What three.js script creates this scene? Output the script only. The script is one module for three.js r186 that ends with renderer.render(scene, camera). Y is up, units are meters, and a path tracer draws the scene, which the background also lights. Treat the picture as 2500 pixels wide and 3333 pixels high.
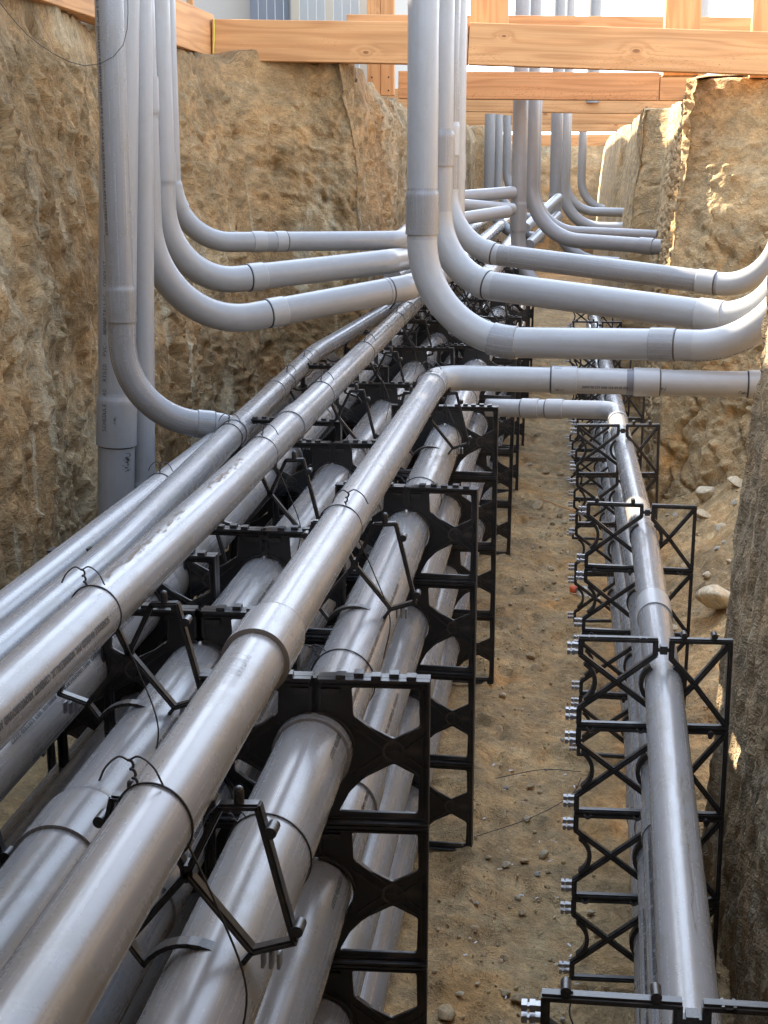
import * as THREE from 'three';
import { mergeGeometries, mergeVertices } from 'three/addons/utils/BufferGeometryUtils.js';
import { ImprovedNoise } from 'three/addons/math/ImprovedNoise.js';
import { RoundedBoxGeometry } from 'three/addons/geometries/RoundedBoxGeometry.js';

const V = (x, y, z) => new THREE.Vector3(x, y, z);
const scene = new THREE.Scene();

// ---------------------------------------------------------------- camera
const EYE = 2.54;
const camera = new THREE.PerspectiveCamera(38.86, 768 / 1024, 0.1, 400);
camera.position.set(0, EYE, 0);
{
  const pitch = THREE.MathUtils.degToRad(13.16), yaw = THREE.MathUtils.degToRad(6.70);
  camera.lookAt(-Math.sin(yaw) * Math.cos(pitch), EYE - Math.sin(pitch), -Math.cos(yaw) * Math.cos(pitch));
}

// ---------------------------------------------------------------- sky, sun, exposure
const SUN = V(-0.788, 0.765, -0.616).normalize();
{
  const w = 256, h = 128, d = new Float32Array(w * h * 4);
  for (let j = 0; j < h; j++) for (let i = 0; i < w; i++) {
    const el = ((j + 0.5) / h - 0.5) * Math.PI, az = ((i + 0.5) / w - 0.5) * 2 * Math.PI;
    const x = Math.cos(el) * Math.cos(az), y = Math.sin(el), z = Math.cos(el) * Math.sin(az);
    const t = Math.pow(Math.max(0, 1 - Math.max(y, 0)), 2.2);
    const cs = x * SUN.x + y * SUN.y + z * SUN.z, c = Math.max(0, cs), f = 0.56 + 1.05 * Math.pow((1 + cs) / 2, 2.5);   // clear air is brighter toward the sun
    const glow = 0.75 * Math.pow(c, 5);
    const o = (j * w + i) * 4;
    d[o] = f * (0.29 + 1.10 * t) + glow; d[o + 1] = f * (0.395 + 1.18 * t) + glow * 0.96; d[o + 2] = f * (0.59 + 1.22 * t) + glow * 0.86; d[o + 3] = 1;
  }
  const sky = new THREE.DataTexture(d, w, h, THREE.RGBAFormat, THREE.FloatType);
  sky.mapping = THREE.EquirectangularReflectionMapping; sky.magFilter = THREE.LinearFilter; sky.needsUpdate = true;
  scene.background = sky; scene.environment = sky;
}
const sun = new THREE.DirectionalLight(new THREE.Color(1.0, 0.88, 0.70), 5.0);
sun.position.copy(SUN).multiplyScalar(40).add(V(0, 0, -8)); sun.target.position.set(0, 0, -8);
sun.castShadow = true; sun.shadow.mapSize.set(4096, 4096); sun.shadow.radius = 1;
Object.assign(sun.shadow.camera, { left: -24, right: 24, top: 24, bottom: -24, near: 1, far: 100 });
scene.add(sun, sun.target);
const renderer = new THREE.WebGLRenderer();
renderer.toneMapping = THREE.LinearToneMapping;
renderer.toneMappingExposure = 5.1;
renderer.shadowMap.enabled = true;

// ---------------------------------------------------------------- helpers
let seed = 12345;
const rnd = () => { seed = (seed * 1664525 + 1013904223) >>> 0; return seed / 4294967296; };
const rr = (a, b) => a + (b - a) * rnd();
const clamp = (x, a = 0, b = 1) => Math.min(b, Math.max(a, x));
const sstep = (a, b, x) => { const t = clamp((x - a) / (b - a)); return t * t * (3 - 2 * t); };
const lerp = (a, b, t) => a + (b - a) * t;
const perlin = new ImprovedNoise();
const n3 = (x, y, z) => perlin.noise(x, y, z);
const fbm = (x, y, z, o = 4) => { let a = 0.5, s = 0; for (let i = 0; i < o; i++) { s += a * n3(x, y, z); x *= 2.03; y *= 2.03; z *= 2.03; a *= 0.5; } return s; };
const taken = {};
const numbered = (n) => { taken[n] = (taken[n] || 0) + 1; return taken[n] === 1 ? n : n + '_' + String(taken[n] - 1).padStart(3, '0'); };
function tag(o, label, category, group, kind) {
  o.name = numbered(o.name); o.userData = {};
  if (label) o.userData.label = label;
  if (category) o.userData.category = category;
  if (group) o.userData.group = group;
  if (kind) o.userData.kind = kind;
  scene.add(o); return o;
}
function mesh(name, geo, mat, parent) {
  const m = new THREE.Mesh(geo, mat); m.name = name; m.castShadow = m.receiveShadow = true;
  if (parent) parent.add(m);
  return m;
}
const thing = (name) => { const g = new THREE.Group(); g.name = name; return g; };
const plain = (g) => { const q = g.index ? g.toNonIndexed() : g; for (const k of Object.keys(q.attributes)) if (!['position', 'normal', 'uv'].includes(k)) q.deleteAttribute(k); return q; };
const merge = (list) => mergeGeometries(list.map(plain));
const bx = (w, h, d, x = 0, y = 0, z = 0) => new THREE.BoxGeometry(w, h, d).translate(x, y, z);
function bar(x0, y0, x1, y1, w, d, z = 0) {   // a flat bar in the xy plane
  const L = Math.hypot(x1 - x0, y1 - y0);
  return new THREE.BoxGeometry(L, w, d).rotateZ(Math.atan2(y1 - y0, x1 - x0)).translate((x0 + x1) / 2, (y0 + y1) / 2, z);
}
function mirrorX(g) {
  g = g.clone().scale(-1, 1, 1);
  const p = g.index ? g.toNonIndexed() : g;
  for (const k of Object.keys(p.attributes)) {
    const a = p.attributes[k], n = a.itemSize;
    for (let t = 0; t < a.count; t += 3) for (let c = 0; c < n; c++) {
      const i = (t + 1) * n + c, j = (t + 2) * n + c, tmp = a.array[i]; a.array[i] = a.array[j]; a.array[j] = tmp;
    }
  }
  const nn = p.attributes.normal; // scale(-1) also turned the normals by the inverse transpose; set them afresh
  p.computeVertexNormals(); return p;
}

// ---------------------------------------------------------------- textures
function periodic(size, cells, rand) {   // tiling value noise
  const g = new Float32Array(cells[0] * cells[1]); for (let i = 0; i < g.length; i++) g[i] = rand();
  return (u, v) => {
    const x = u * cells[0], y = v * cells[1], xi = Math.floor(x), yi = Math.floor(y), fx = x - xi, fy = y - yi;
    const sx = fx * fx * (3 - 2 * fx), sy = fy * fy * (3 - 2 * fy), m = (a, b) => g[((b % cells[1]) + cells[1]) % cells[1] * cells[0] + ((a % cells[0]) + cells[0]) % cells[0]];
    return lerp(lerp(m(xi, yi), m(xi + 1, yi), sx), lerp(m(xi, yi + 1), m(xi + 1, yi + 1), sx), sy);
  };
}
function dataTex(w, h, fn, srgb, wrap = true) {
  const d = new Uint8Array(w * h * 4);
  for (let j = 0; j < h; j++) for (let i = 0; i < w; i++) {
    const c = fn((i + 0.5) / w, (j + 0.5) / h), o = (j * w + i) * 4;
    d[o] = clamp(c[0]) * 255; d[o + 1] = clamp(c[1]) * 255; d[o + 2] = clamp(c[2]) * 255; d[o + 3] = c.length > 3 ? clamp(c[3]) * 255 : 255;
  }
  const t = new THREE.DataTexture(d, w, h); t.magFilter = THREE.LinearFilter; t.minFilter = THREE.LinearMipmapLinearFilter; t.generateMipmaps = true;
  if (wrap) t.wrapS = t.wrapT = THREE.RepeatWrapping;
  if (srgb) t.colorSpace = THREE.SRGBColorSpace;
  t.needsUpdate = true; return t;
}
// PVC: u = one turn of 0.5 m, v = 2 m of length; long rubbed streaks, dust and scuffs
function pvcMaps(scuff) {
  const a = periodic(0, [96, 5], rnd), b = periodic(0, [256, 14], rnd), c = periodic(0, [10, 14], rnd), d = periodic(0, [64, 180], rnd), e = periodic(0, [30, 60], rnd), f = periodic(0, [180, 500], rnd);
  const val = (u, v) => {
    const streak = sstep(0.60, 0.95, a(u, v)) * 0.5 + sstep(0.72, 0.98, b(u, v)) * 0.6;
    const dust = sstep(0.35, 0.85, c(u, v) * 0.6 + e(u, v) * 0.4);
    const chips = sstep(0.86, 0.97, d(u, v)) * sstep(0.45, 0.8, c(u, v));
    return { streak, dust, chips, grain: f(u, v) - 0.5 };
  };
  const color = dataTex(1024, 1024, (u, v) => {
    const q = val(u, v), k = 0.90 + scuff * (0.09 * q.streak - 0.055 * q.dust + 0.07 * q.chips) + 0.025 * q.grain;
    return [k + scuff * 0.012 * q.dust, k, k - scuff * 0.03 * q.dust];
  }, true);
  const rough = dataTex(512, 1024, (u, v) => { const q = val(u, v), k = 0.66 + scuff * (0.12 * q.dust + 0.14 * q.streak) + 0.06 * q.grain; return [k, k, k]; }, false);
  return { map: color, roughnessMap: rough };
}
const scuffed = pvcMaps(1.0), clean = pvcMaps(0.45);
const pvc = (r, g, b, maps, rough = 0.5) => new THREE.MeshPhysicalMaterial({ color: new THREE.Color().setRGB(r, g, b), ...maps, roughness: rough, ior: 1.53 });
const PVC = [pvc(0.295, 0.286, 0.280, scuffed, 0.38), pvc(0.28, 0.274, 0.27, scuffed, 0.38), pvc(0.31, 0.302, 0.297, scuffed, 0.40)];
const PVCL = [pvc(0.40, 0.396, 0.392, clean, 0.44), pvc(0.375, 0.372, 0.37, clean, 0.44), pvc(0.45, 0.443, 0.432, clean, 0.46)];
const plasticMap = (() => { const a = periodic(0, [9, 9], rnd), b = periodic(0, [50, 50], rnd); return dataTex(256, 256, (u, v) => { const d = sstep(0.45, 0.9, a(u, v) * 0.6 + b(u, v) * 0.4), k = 0.52 + 0.42 * d; return [k, k * lerp(1, 0.93, d), k * lerp(1, 0.84, d)]; }, true); })();
const blackPlastic = new THREE.MeshPhysicalMaterial({ color: new THREE.Color().setRGB(0.095, 0.09, 0.089), map: plasticMap, roughness: 0.34, ior: 1.5 });
const steelPin = new THREE.MeshStandardMaterial({ color: new THREE.Color().setRGB(0.30, 0.30, 0.31), roughness: 0.42, metalness: 0.7 });
const blackWire = new THREE.MeshPhysicalMaterial({ color: new THREE.Color().setRGB(0.02, 0.019, 0.019), roughness: 0.5, ior: 1.5 });
const glue = new THREE.MeshPhysicalMaterial({ color: new THREE.Color().setRGB(0.035, 0.034, 0.035), roughness: 0.4 });
// soil: grain, small stones and clods in a 1.2 m tile (multiplies the vertex colours)
const soilH = (() => {
  const a = periodic(0, [9, 9], rnd), b = periodic(0, [31, 31], rnd), c = periodic(0, [83, 83], rnd), d = periodic(0, [230, 230], rnd), e = periodic(0, [500, 500], rnd);
  return (u, v) => 0.26 * a(u, v) + 0.26 * b(u, v) + 0.22 * c(u, v) + 0.16 * d(u, v) + 0.10 * e(u, v);
})();
const soilP = periodic(0, [120, 120], rnd), soilQ = periodic(0, [17, 17], rnd), soilF = periodic(0, [420, 420], rnd);
const soilMap = dataTex(1024, 1024, (u, v) => {
  const h = soilH(u, v), peb = sstep(0.86, 0.93, soilP(u, v)), q = soilQ(u, v) - 0.5, f = soilF(u, v) - 0.5;
  const k = 0.80 + 0.55 * (h - 0.5) + 0.14 * f + 0.10 * peb;
  return [k + 0.05 * q, k, k - 0.06 * q - 0.02];
}, true);
const soilBump = dataTex(1024, 1024, (u, v) => { const h = soilH(u, v) + 0.22 * sstep(0.84, 0.93, soilP(u, v)); return [h, h, h]; }, false);
const earthMat = new THREE.MeshStandardMaterial({ vertexColors: true, map: soilMap, bumpMap: soilBump, bumpScale: 0.02, roughness: 0.95 });
// sawn fir: u = 3 m along the grain, v = 0.3 m across it; knots bend the rings
function woodMap(tone, knots, dirt) {
  const a = periodic(0, [4, 7], rnd), b = periodic(0, [6, 60], rnd), c = periodic(0, [50, 90], rnd), d = periodic(0, [300, 140], rnd), e = periodic(0, [9, 5], rnd);
  return dataTex(1024, 256, (u, v) => {
    let ring = v * 3.6 + 1.5 * a(u, v) + 0.35 * e(u, v), knot = 0;
    for (const [ku, kv, kr] of knots) {
      const du = (u - ku) * 3 / 0.3, dv = v - kv, r = Math.hypot(du * 0.55, dv) / kr;
      ring += 1.9 * Math.exp(-r * r * 0.35) * Math.sign(dv || 1); knot = Math.max(knot, 1 - sstep(0.35, 0.6, r));
      if (r < 2.2) ring = lerp(ring, r * 2.2, Math.exp(-r * 1.1));
    }
    const g = Math.pow(0.5 + 0.5 * Math.sin(ring * 6.283), 2.0), fine = b(u, v) - 0.5;
    const speck = sstep(0.84, 0.92, d(u, v)) * sstep(0.5, 0.8, e(u, v) * 0.6 + (1 - v) * 0.4) * dirt;
    const k = 1 - 0.075 * g + 0.06 * fine - 0.26 * knot - 0.35 * speck + 0.03 * (c(u, v) - 0.5) + 0.08 * (e(u, v) - 0.5);
    return [tone[0] * k, tone[1] * (k - 0.035 * g - 0.06 * knot), tone[2] * (k - 0.07 * g - 0.10 * knot)];
  }, true);
}
const wood = (map) => new THREE.MeshStandardMaterial({ map, roughness: 0.78 });
const WOOD = [
  wood(woodMap([0.83, 0.625, 0.42], [[0.17, 0.45, 0.10], [0.62, 0.3, 0.07], [0.86, 0.7, 0.06]], 1.0)),
  wood(woodMap([0.82, 0.615, 0.41], [[0.30, 0.55, 0.11], [0.74, 0.25, 0.08]], 0.5)),
  wood(woodMap([0.81, 0.60, 0.40], [[0.5, 0.5, 0.08]], 2.2)),
];
// print and smears: pictures with clear ground, laid on curved patches of a pipe
function textTex(text, w, h, font, color, squash = 1) {
  const c = document.createElement('canvas'); c.width = w; c.height = h;
  const g = c.getContext('2d'); g.clearRect(0, 0, w, h); g.fillStyle = color; g.font = font; g.textBaseline = 'middle'; g.textAlign = 'center';
  g.save(); g.translate(w / 2, h / 2); g.scale(squash, 1); g.fillText(text, 0, 0); g.restore();
  const t = new THREE.CanvasTexture(c); t.colorSpace = THREE.SRGBColorSpace; return t;
}
const inkMat = (tex) => new THREE.MeshStandardMaterial({ map: tex, transparent: true, roughness: 0.6 });
const smearTex = (() => {
  const a = periodic(0, [7, 22], rnd), b = periodic(0, [28, 60], rnd), c = periodic(0, [140, 30], rnd);
  return dataTex(256, 1024, (u, v) => {
    const m = a(u, v) * 0.55 + b(u, v) * 0.3 + c(u, v) * 0.25 - 1.1 * Math.pow(Math.abs(u - 0.5) * 2, 2) * 0.5 - 0.16 * sstep(0.35, 0.5, Math.abs(v - 0.5));
    return [0.48, 0.42, 0.36, sstep(0.56, 0.64, m) * 0.8];
  }, true, false);
})();
const glueSmear = new THREE.MeshStandardMaterial({ map: smearTex, color: new THREE.Color().setRGB(0.09, 0.09, 0.10), transparent: true, roughness: 0.4 });
const primer = new THREE.MeshPhysicalMaterial({ color: new THREE.Color().setRGB(0.15, 0.145, 0.155), roughness: 0.35 });
const smearMat = new THREE.MeshStandardMaterial({ map: smearTex, transparent: true, roughness: 0.95 });

// ---------------------------------------------------------------- pipes: paths, sweeps, fittings
class Path {   // straight lengths joined by arcs of a given radius
  constructor(nodes, radii) {
    this.segs = []; this.len = 0;
    const add = (s) => { s.s0 = this.len; this.len += s.len; s.s1 = this.len; this.segs.push(s); };
    let from = nodes[0].clone();
    for (let i = 1; i < nodes.length; i++) {
      const to = nodes[i], last = i === nodes.length - 1, r = last ? 0 : radii[i - 1] || 0;
      const d = to.clone().sub(from).normalize();
      if (!last && r > 0) {
        const e = nodes[i + 1].clone().sub(to).normalize(), turn = d.angleTo(e), cut = r * Math.tan(turn / 2);
        const a = to.clone().addScaledVector(d, -cut), b = to.clone().addScaledVector(e, cut);
        add({ kind: 'line', a: from, d, len: a.distanceTo(from) });
        const n = e.clone().addScaledVector(d, -e.dot(d)).normalize();
        add({ kind: 'arc', c: a.clone().addScaledVector(n, r), d, n, r, turn, len: r * turn });
        from = b;
      } else { add({ kind: 'line', a: from, d, len: to.distanceTo(from) }); from = to.clone(); }
    }
  }
  at(s) {
    let g = this.segs.find((q) => s <= q.s1) || this.segs[this.segs.length - 1];
    const u = s - g.s0;
    if (g.kind === 'line') return { p: g.a.clone().addScaledVector(g.d, u), t: g.d.clone() };
    const f = u / g.r, c = Math.cos(f), k = Math.sin(f);
    return { p: g.c.clone().addScaledVector(g.n, -g.r * c).addScaledVector(g.d, g.r * k), t: g.d.clone().multiplyScalar(c).addScaledVector(g.n, k) };
  }
  stops(a, b) {
    const out = [a];
    for (const g of this.segs) {
      const n = g.kind === 'arc' ? Math.max(4, Math.ceil(g.turn / 0.07)) : Math.max(1, Math.ceil(g.len / 1.5));
      for (let i = 0; i <= n; i++) { const s = g.s0 + g.len * i / n; if (s > a + 1e-4 && s < b - 1e-4 && s > out[out.length - 1] + 1e-4) out.push(s); }
    }
    out.push(b); return out;
  }
  // frames carried along from the start without twist
  frames(list) {
    const all = this.stops(0, this.len).concat(list).sort((x, y) => x - y), map = new Map();
    let o = this.at(0), n = Math.abs(o.t.y) > 0.9 ? V(0, 0, 1) : V(0, 1, 0); n.addScaledVector(o.t, -n.dot(o.t)).normalize();
    for (const s of all) { const q = this.at(s); n = n.clone().addScaledVector(q.t, -n.dot(q.t)).normalize(); map.set(s, { p: q.p, t: q.t, n, b: q.t.clone().cross(n) }); }
    return list.map((s) => map.get(s));
  }
}
function sweep(path, prof, seg = 40, a0 = 0, a1 = Math.PI * 2, uvFn) {   // prof: [s, radius] pairs; each pair of neighbours makes one band
  const fr = path.frames(prof.map((q) => q[0])), P = [], N = [], T = [], I = [];
  for (let k = 0; k + 1 < prof.length; k++) {
    const ds = prof[k + 1][0] - prof[k][0], dr = prof[k + 1][1] - prof[k][1], L = Math.hypot(ds, dr); if (L < 1e-6) continue;
    const base = P.length / 3;
    for (const e of [0, 1]) {
      const [s, r] = prof[k + e], f = fr[k + e];
      for (let i = 0; i <= seg; i++) {
        const w = a0 + (a1 - a0) * i / seg, c = Math.cos(w), q = Math.sin(w);
        const x = f.n.x * c + f.b.x * q, y = f.n.y * c + f.b.y * q, z = f.n.z * c + f.b.z * q;
        P.push(f.p.x + x * r, f.p.y + y * r, f.p.z + z * r);
        N.push(x * ds / L - f.t.x * dr / L, y * ds / L - f.t.y * dr / L, z * ds / L - f.t.z * dr / L);
        if (uvFn) T.push(...uvFn(i / seg, s)); else T.push(w / 6.2832 * Math.max(1, Math.round(r * 6.2832 / 0.5 * 2)) / 2 * (r > 0.12 ? 2 : 1), s / 2);
      }
    }
    for (let i = 0; i < seg; i++) { const a = base + i, b = a + 1, c = a + seg + 1, d = c + 1; I.push(a, c, b, b, c, d); }
  }
  const g = new THREE.BufferGeometry();
  g.setAttribute('position', new THREE.Float32BufferAttribute(P, 3)); g.setAttribute('normal', new THREE.Float32BufferAttribute(N, 3)); g.setAttribute('uv', new THREE.Float32BufferAttribute(T, 2)); g.setIndex(I);
  // keep faces turned the way of the normals
  const A = V(), B = V(), C = V(); A.fromArray(P, I[0] * 3); B.fromArray(P, I[1] * 3); C.fromArray(P, I[2] * 3);
  if (B.sub(A).cross(C.sub(A)).dot(V(N[I[0] * 3], N[I[0] * 3 + 1], N[I[0] * 3 + 2])) < 0) for (let i = 0; i < I.length; i += 3) { const q = I[i + 1]; I[i + 1] = I[i + 2]; I[i + 2] = q; }
  g.setIndex(I); return g;
}
const OD4 = 0.057, OD5 = 0.0706, OD6 = 0.0842;   // outer radii of the three sizes
// one glued run of conduit: pipe lengths and elbows between the fittings
// fit: {at: s, len, kind: 'coupling'|'bell', flip} ; at may be negative = from the end
function conduit(name, label, group, r, nodes, radii, mat, fits = [], opt = {}) {
  const g = thing(name), path = new Path(nodes, radii), seg = opt.seg || 40;
  const cuts = [0];
  for (const q of path.segs) if (q.len > 1e-3) cuts.push(q.s1);
  let k = 0;
  for (const q of path.segs) {
    if (q.len < 1e-3) continue;
    const st = path.stops(q.s0, q.s1), m = opt.endMat && q.s1 > path.len - 1e-6 ? opt.endMat : q.kind === 'arc' && q.turn > 0.35 ? (opt.elbowMat || mat) : mat;
    const prof = st.map((s) => [s, r]);
    if (q.s0 < 1e-6) prof.unshift([q.s0, r * 0.02]);
    if (q.s1 > path.len - 1e-6) prof.push([q.s1, r * 0.02]);
    mesh(q.kind === 'arc' && q.turn > 0.35 ? 'elbow' : 'pipe', sweep(path, prof, seg), m, g); k++;
  }
  for (const f of fits) {
    let s = f.at < 0 ? path.len + f.at : f.at;
    if (f.near) { let best = 1e9; for (let t = 0; t <= path.len; t += 0.01) { const d = path.at(t).p.distanceTo(V(...f.near)); if (d < best) { best = d; s = t; } } }
    const L = f.len || r * 2.6, R = r * (f.wide || 1.11);
    if (f.kind === 'band') { mesh('primer_band', sweep(path, [[s - L / 2, r + 0.0007], [s + L / 2, r + 0.0007]], seg), primer, g); continue; }
    let prof;
    if (f.kind === 'bell') {   // widened socket: taper, then a straight socket with a square mouth
      const e = f.flip ? -1 : 1, tp = r * 0.55;
      const pts = [[0, r + 0.0004], [tp * 0.3, lerp(r, R, 0.25)], [tp * 0.7, lerp(r, R, 0.85)], [tp, R], [tp + L, R], [tp + L, r]];
      prof = pts.map(([d, q]) => [s + e * d, q]); if (f.flip) prof.reverse();
    } else prof = [[s - L / 2, r], [s - L / 2, R * 0.985], [s - L / 2 + 0.003, R], [s + L / 2 - 0.003, R], [s + L / 2, R * 0.985], [s + L / 2, r]];
    const list = [];
    for (let i = 0; i < prof.length; i++) {   // follow bends inside a fitting
      list.push(prof[i]);
      if (i + 1 < prof.length && prof[i + 1][0] - prof[i][0] > 0.02) for (const t of path.stops(prof[i][0], prof[i + 1][0]).slice(1, -1)) list.push([t, lerp(prof[i][1], prof[i + 1][1], (t - prof[i][0]) / (prof[i + 1][0] - prof[i][0]))]);
    }
    mesh('coupling', sweep(path, list, seg), f.mat || opt.elbowMat || mat, g);
    if (f.glue) {   // dark cement squeezed out at the mouth
      const m0 = f.kind === 'bell' ? s + (f.flip ? -1 : 1) * (r * 0.55 + L) : s + (f.glue > 0 ? L / 2 : -L / 2);
      const gw = 0.007; mesh('cement_ring', sweep(path, [[m0 - gw, r], [m0 - gw * 0.5, r + 0.0035], [m0 + gw * 0.5, r + 0.0035], [m0 + gw, r]], seg), glue, g);
    }
  }
  for (const p of opt.prints || []) {   // {s, len, angle, arc, mat, flip}
    if (p.near) { let best = 1e9; for (let t = 0; t <= path.len; t += 0.01) { const d = path.at(t).p.distanceTo(V(...p.near)); if (d < best) { best = d; p.s = t; } } }
    const w = p.arc / (r * 2), R = (p.R || r) + 0.0009, st = path.stops(p.s - p.len / 2, p.s + p.len / 2), geo = sweep(path, st.map((s) => [s, R]), 10, p.angle - w, p.angle + w, (i, s) => {
      const l = (s - p.s) / p.len + 0.5; return p.smear ? [i, l] : p.flip ? [1 - l, i] : [l, 1 - i];
    });
    mesh(p.smear ? 'mud_smear' : 'print', geo, p.mat, g);
  }
  tag(g, label, 'conduit', group); 
  return { g, path };
}
function tube(points, r, seg = 6, closed = false, n) {
  return new THREE.TubeGeometry(new THREE.CatmullRomCurve3(points, closed), n || points.length * 5, r, seg, closed);
}

// ================================================================ THE TRENCH
const GROUND = 3.21;
// mound of loose soil in the widened part beside the conduit column
const floorBase = (x, z) => {
  let y = 0.05 * fbm(x * 0.9, 3.1, z * 0.9, 3) + 0.022 * fbm(x * 5, 7, z * 3.4, 3) - 0.03 * sstep(0.18, 0.34, n3(x * 7, 15, z * 3.2)) + 0.03 * sstep(-0.18, -0.30, x) * sstep(-0.45, -0.3, x) * (0.6 + fbm(x * 5, 9, z * 2.5, 3));
  const m = sstep(-5.2, -7.0, z) * sstep(-13.2, -10.8, z);
  y += m * 0.85 * sstep(0.60, 1.95, x) * (0.85 + 0.5 * fbm(x * 1.7, 11, z * 1.7, 3));
  y += 0.10 * sstep(0.50, 0.72, x) * sstep(-5.4, -4.6, z) * (0.7 + fbm(x * 3, 5, z * 3, 2));
  y += 0.16 * sstep(-1.5, -2.1, x) + 0.05 * sstep(-0.38, -0.2, x) * sstep(0.1, -0.2, x) * (0.4 + fbm(x * 4, 1, z * 1.6, 2)) - 0.02;
  return y;
};
{
  const x0 = -2.6, x1 = 2.6, P = [], N = [], T = [], C = [], I = [];
  const zs = []; for (let z = 3.4; z > -42; z -= z > -1 ? 0.12 : z > -13 ? 0.022 : z > -20 ? 0.06 : 0.2) zs.push(z);
  const xs = []; for (let x = x0; x <= x1; x += x > -0.35 && x < 1.35 ? 0.02 : 0.05) xs.push(x);
  for (const z of zs) for (const x of xs) {
    const clod = Math.max(0, fbm(x * 11, 21, z * 11, 3)) * 0.05 * (0.55 + sstep(-4.6, -3.4, z) + 1.1 * sstep(0.5, 0.9, x) + 0.6 * sstep(-0.05, -0.3, x));
    const y = floorBase(x, z) + clod + 0.016 * fbm(x * 26, 4, z * 22, 2);
    P.push(x, y, z); T.push(x / 1.2, z / 1.2);
    const q = fbm(x * 1.5, 40, z * 1.1, 4), d = fbm(x * 5, 60, z * 5, 3), o = sstep(0.12, 0.34, fbm(x * 2.2, 80, z * 1.6, 3));
    const k = 1 + 0.8 * q + 0.42 * d + 0.3 * fbm(x * 17, 61, z * 12, 3);
    C.push(k * lerp(0.60, 0.62, o), k * lerp(0.395, 0.35, o), k * lerp(0.192, 0.135, o));
  }
  const w = xs.length; for (let j = 0; j + 1 < zs.length; j++) for (let i = 0; i + 1 < w; i++) { const a = j * w + i; I.push(a, a + 1, a + w, a + 1, a + w + 1, a + w); }
  const g = new THREE.BufferGeometry(); g.setAttribute('position', new THREE.Float32BufferAttribute(P, 3)); g.setAttribute('uv', new THREE.Float32BufferAttribute(T, 2)); g.setAttribute('color', new THREE.Float32BufferAttribute(C, 3)); g.setIndex(I); g.computeVertexNormals();
  tag(mesh('trench_floor', g, earthMat), 'trodden tan soil floor of the trench', 'ground', null, 'structure');
}
function earthWall(name, label, plan, side, o) {
  // arc-length samples of the plan line
  const pts = []; let s = 0;
  for (let i = 0; i + 1 < plan.length; i++) {
    const [ax, az] = plan[i], [bx_, bz] = plan[i + 1], L = Math.hypot(bx_ - ax, bz - az), st = o.step(az), n = Math.max(1, Math.round(L / st));
    for (let k = 0; k < n; k++) { const f = k / n; pts.push([lerp(ax, bx_, f), lerp(az, bz, f), s + L * f]); } s += L;
  }
  pts.push([...plan[plan.length - 1], s]);
  const sm = pts.map((p, i) => {   // soften the corners a little
    let x = 0, z = 0, n = 0; for (const q of pts.slice(Math.max(0, i - 12), i + 13)) if (Math.abs(q[2] - p[2]) < (o.soft || 0.07)) { x += q[0]; z += q[1]; n++; } return [x / n, z / n, p[2]];
  });
  const P = [], T = [], C = [], I = [];
  let rows = 0;
  for (let i = 0; i < sm.length; i++) {
    const a = sm[Math.max(0, i - 1)], b = sm[Math.min(sm.length - 1, i + 1)], tl = Math.hypot(b[0] - a[0], b[1] - a[1]) || 1;
    const nx = side * -(b[1] - a[1]) / tl, nz = side * (b[0] - a[0]) / tl, [x, z, u] = sm[i];
    const prof = o.profile(u, x, z), L = [0]; for (let k = 1; k < prof.length; k++) L.push(L[k - 1] + Math.hypot(prof[k][0] - prof[k - 1][0], prof[k][1] - prof[k - 1][1]) * (k > 3 ? 0.12 : 1));
    rows = o.rows;
    for (let j = 0; j <= rows; j++) {
      const f = Math.pow(j / rows, 1.0) * L[L.length - 1]; let k = 1; while (k < L.length - 1 && L[k] < f) k++;
      const t = (f - L[k - 1]) / (L[k] - L[k - 1]), off = lerp(prof[k - 1][0], prof[k][0], t), y = lerp(prof[k - 1][1], prof[k][1], t);
      const d = o.relief(u, y, x, z, off), c = o.color(u, y, x, z, off);
      const flat = sstep(GROUND - 0.15, GROUND, y);
      P.push(x - nx * (off - d * (1 - 0.8 * flat)), y + clamp(d, -0.13, 0.2) * (0.25 + 0.6 * flat), z - nz * (off - d * (1 - 0.8 * flat))); T.push(u / 1.2, (y + (k > 3 ? off : 0)) / 1.2); C.push(...c);
    }
  }
  const w = rows + 1; for (let i = 0; i + 1 < sm.length; i++) for (let j = 0; j < rows; j++) { const a = i * w + j; if (side > 0) I.push(a, a + w, a + 1, a + 1, a + w, a + w + 1); else I.push(a, a + 1, a + w, a + 1, a + w + 1, a + w); }
  const g = new THREE.BufferGeometry(); g.setAttribute('position', new THREE.Float32BufferAttribute(P, 3)); g.setAttribute('uv', new THREE.Float32BufferAttribute(T, 2)); g.setAttribute('color', new THREE.Float32BufferAttribute(C, 3)); g.setIndex(I); g.computeVertexNormals();
  return tag(mesh(name, g, earthMat), label, 'earth bank', null, 'structure');
}
const ridge = (x, y, z) => 1 - Math.abs(n3(x, y, z)) * 2;
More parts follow.
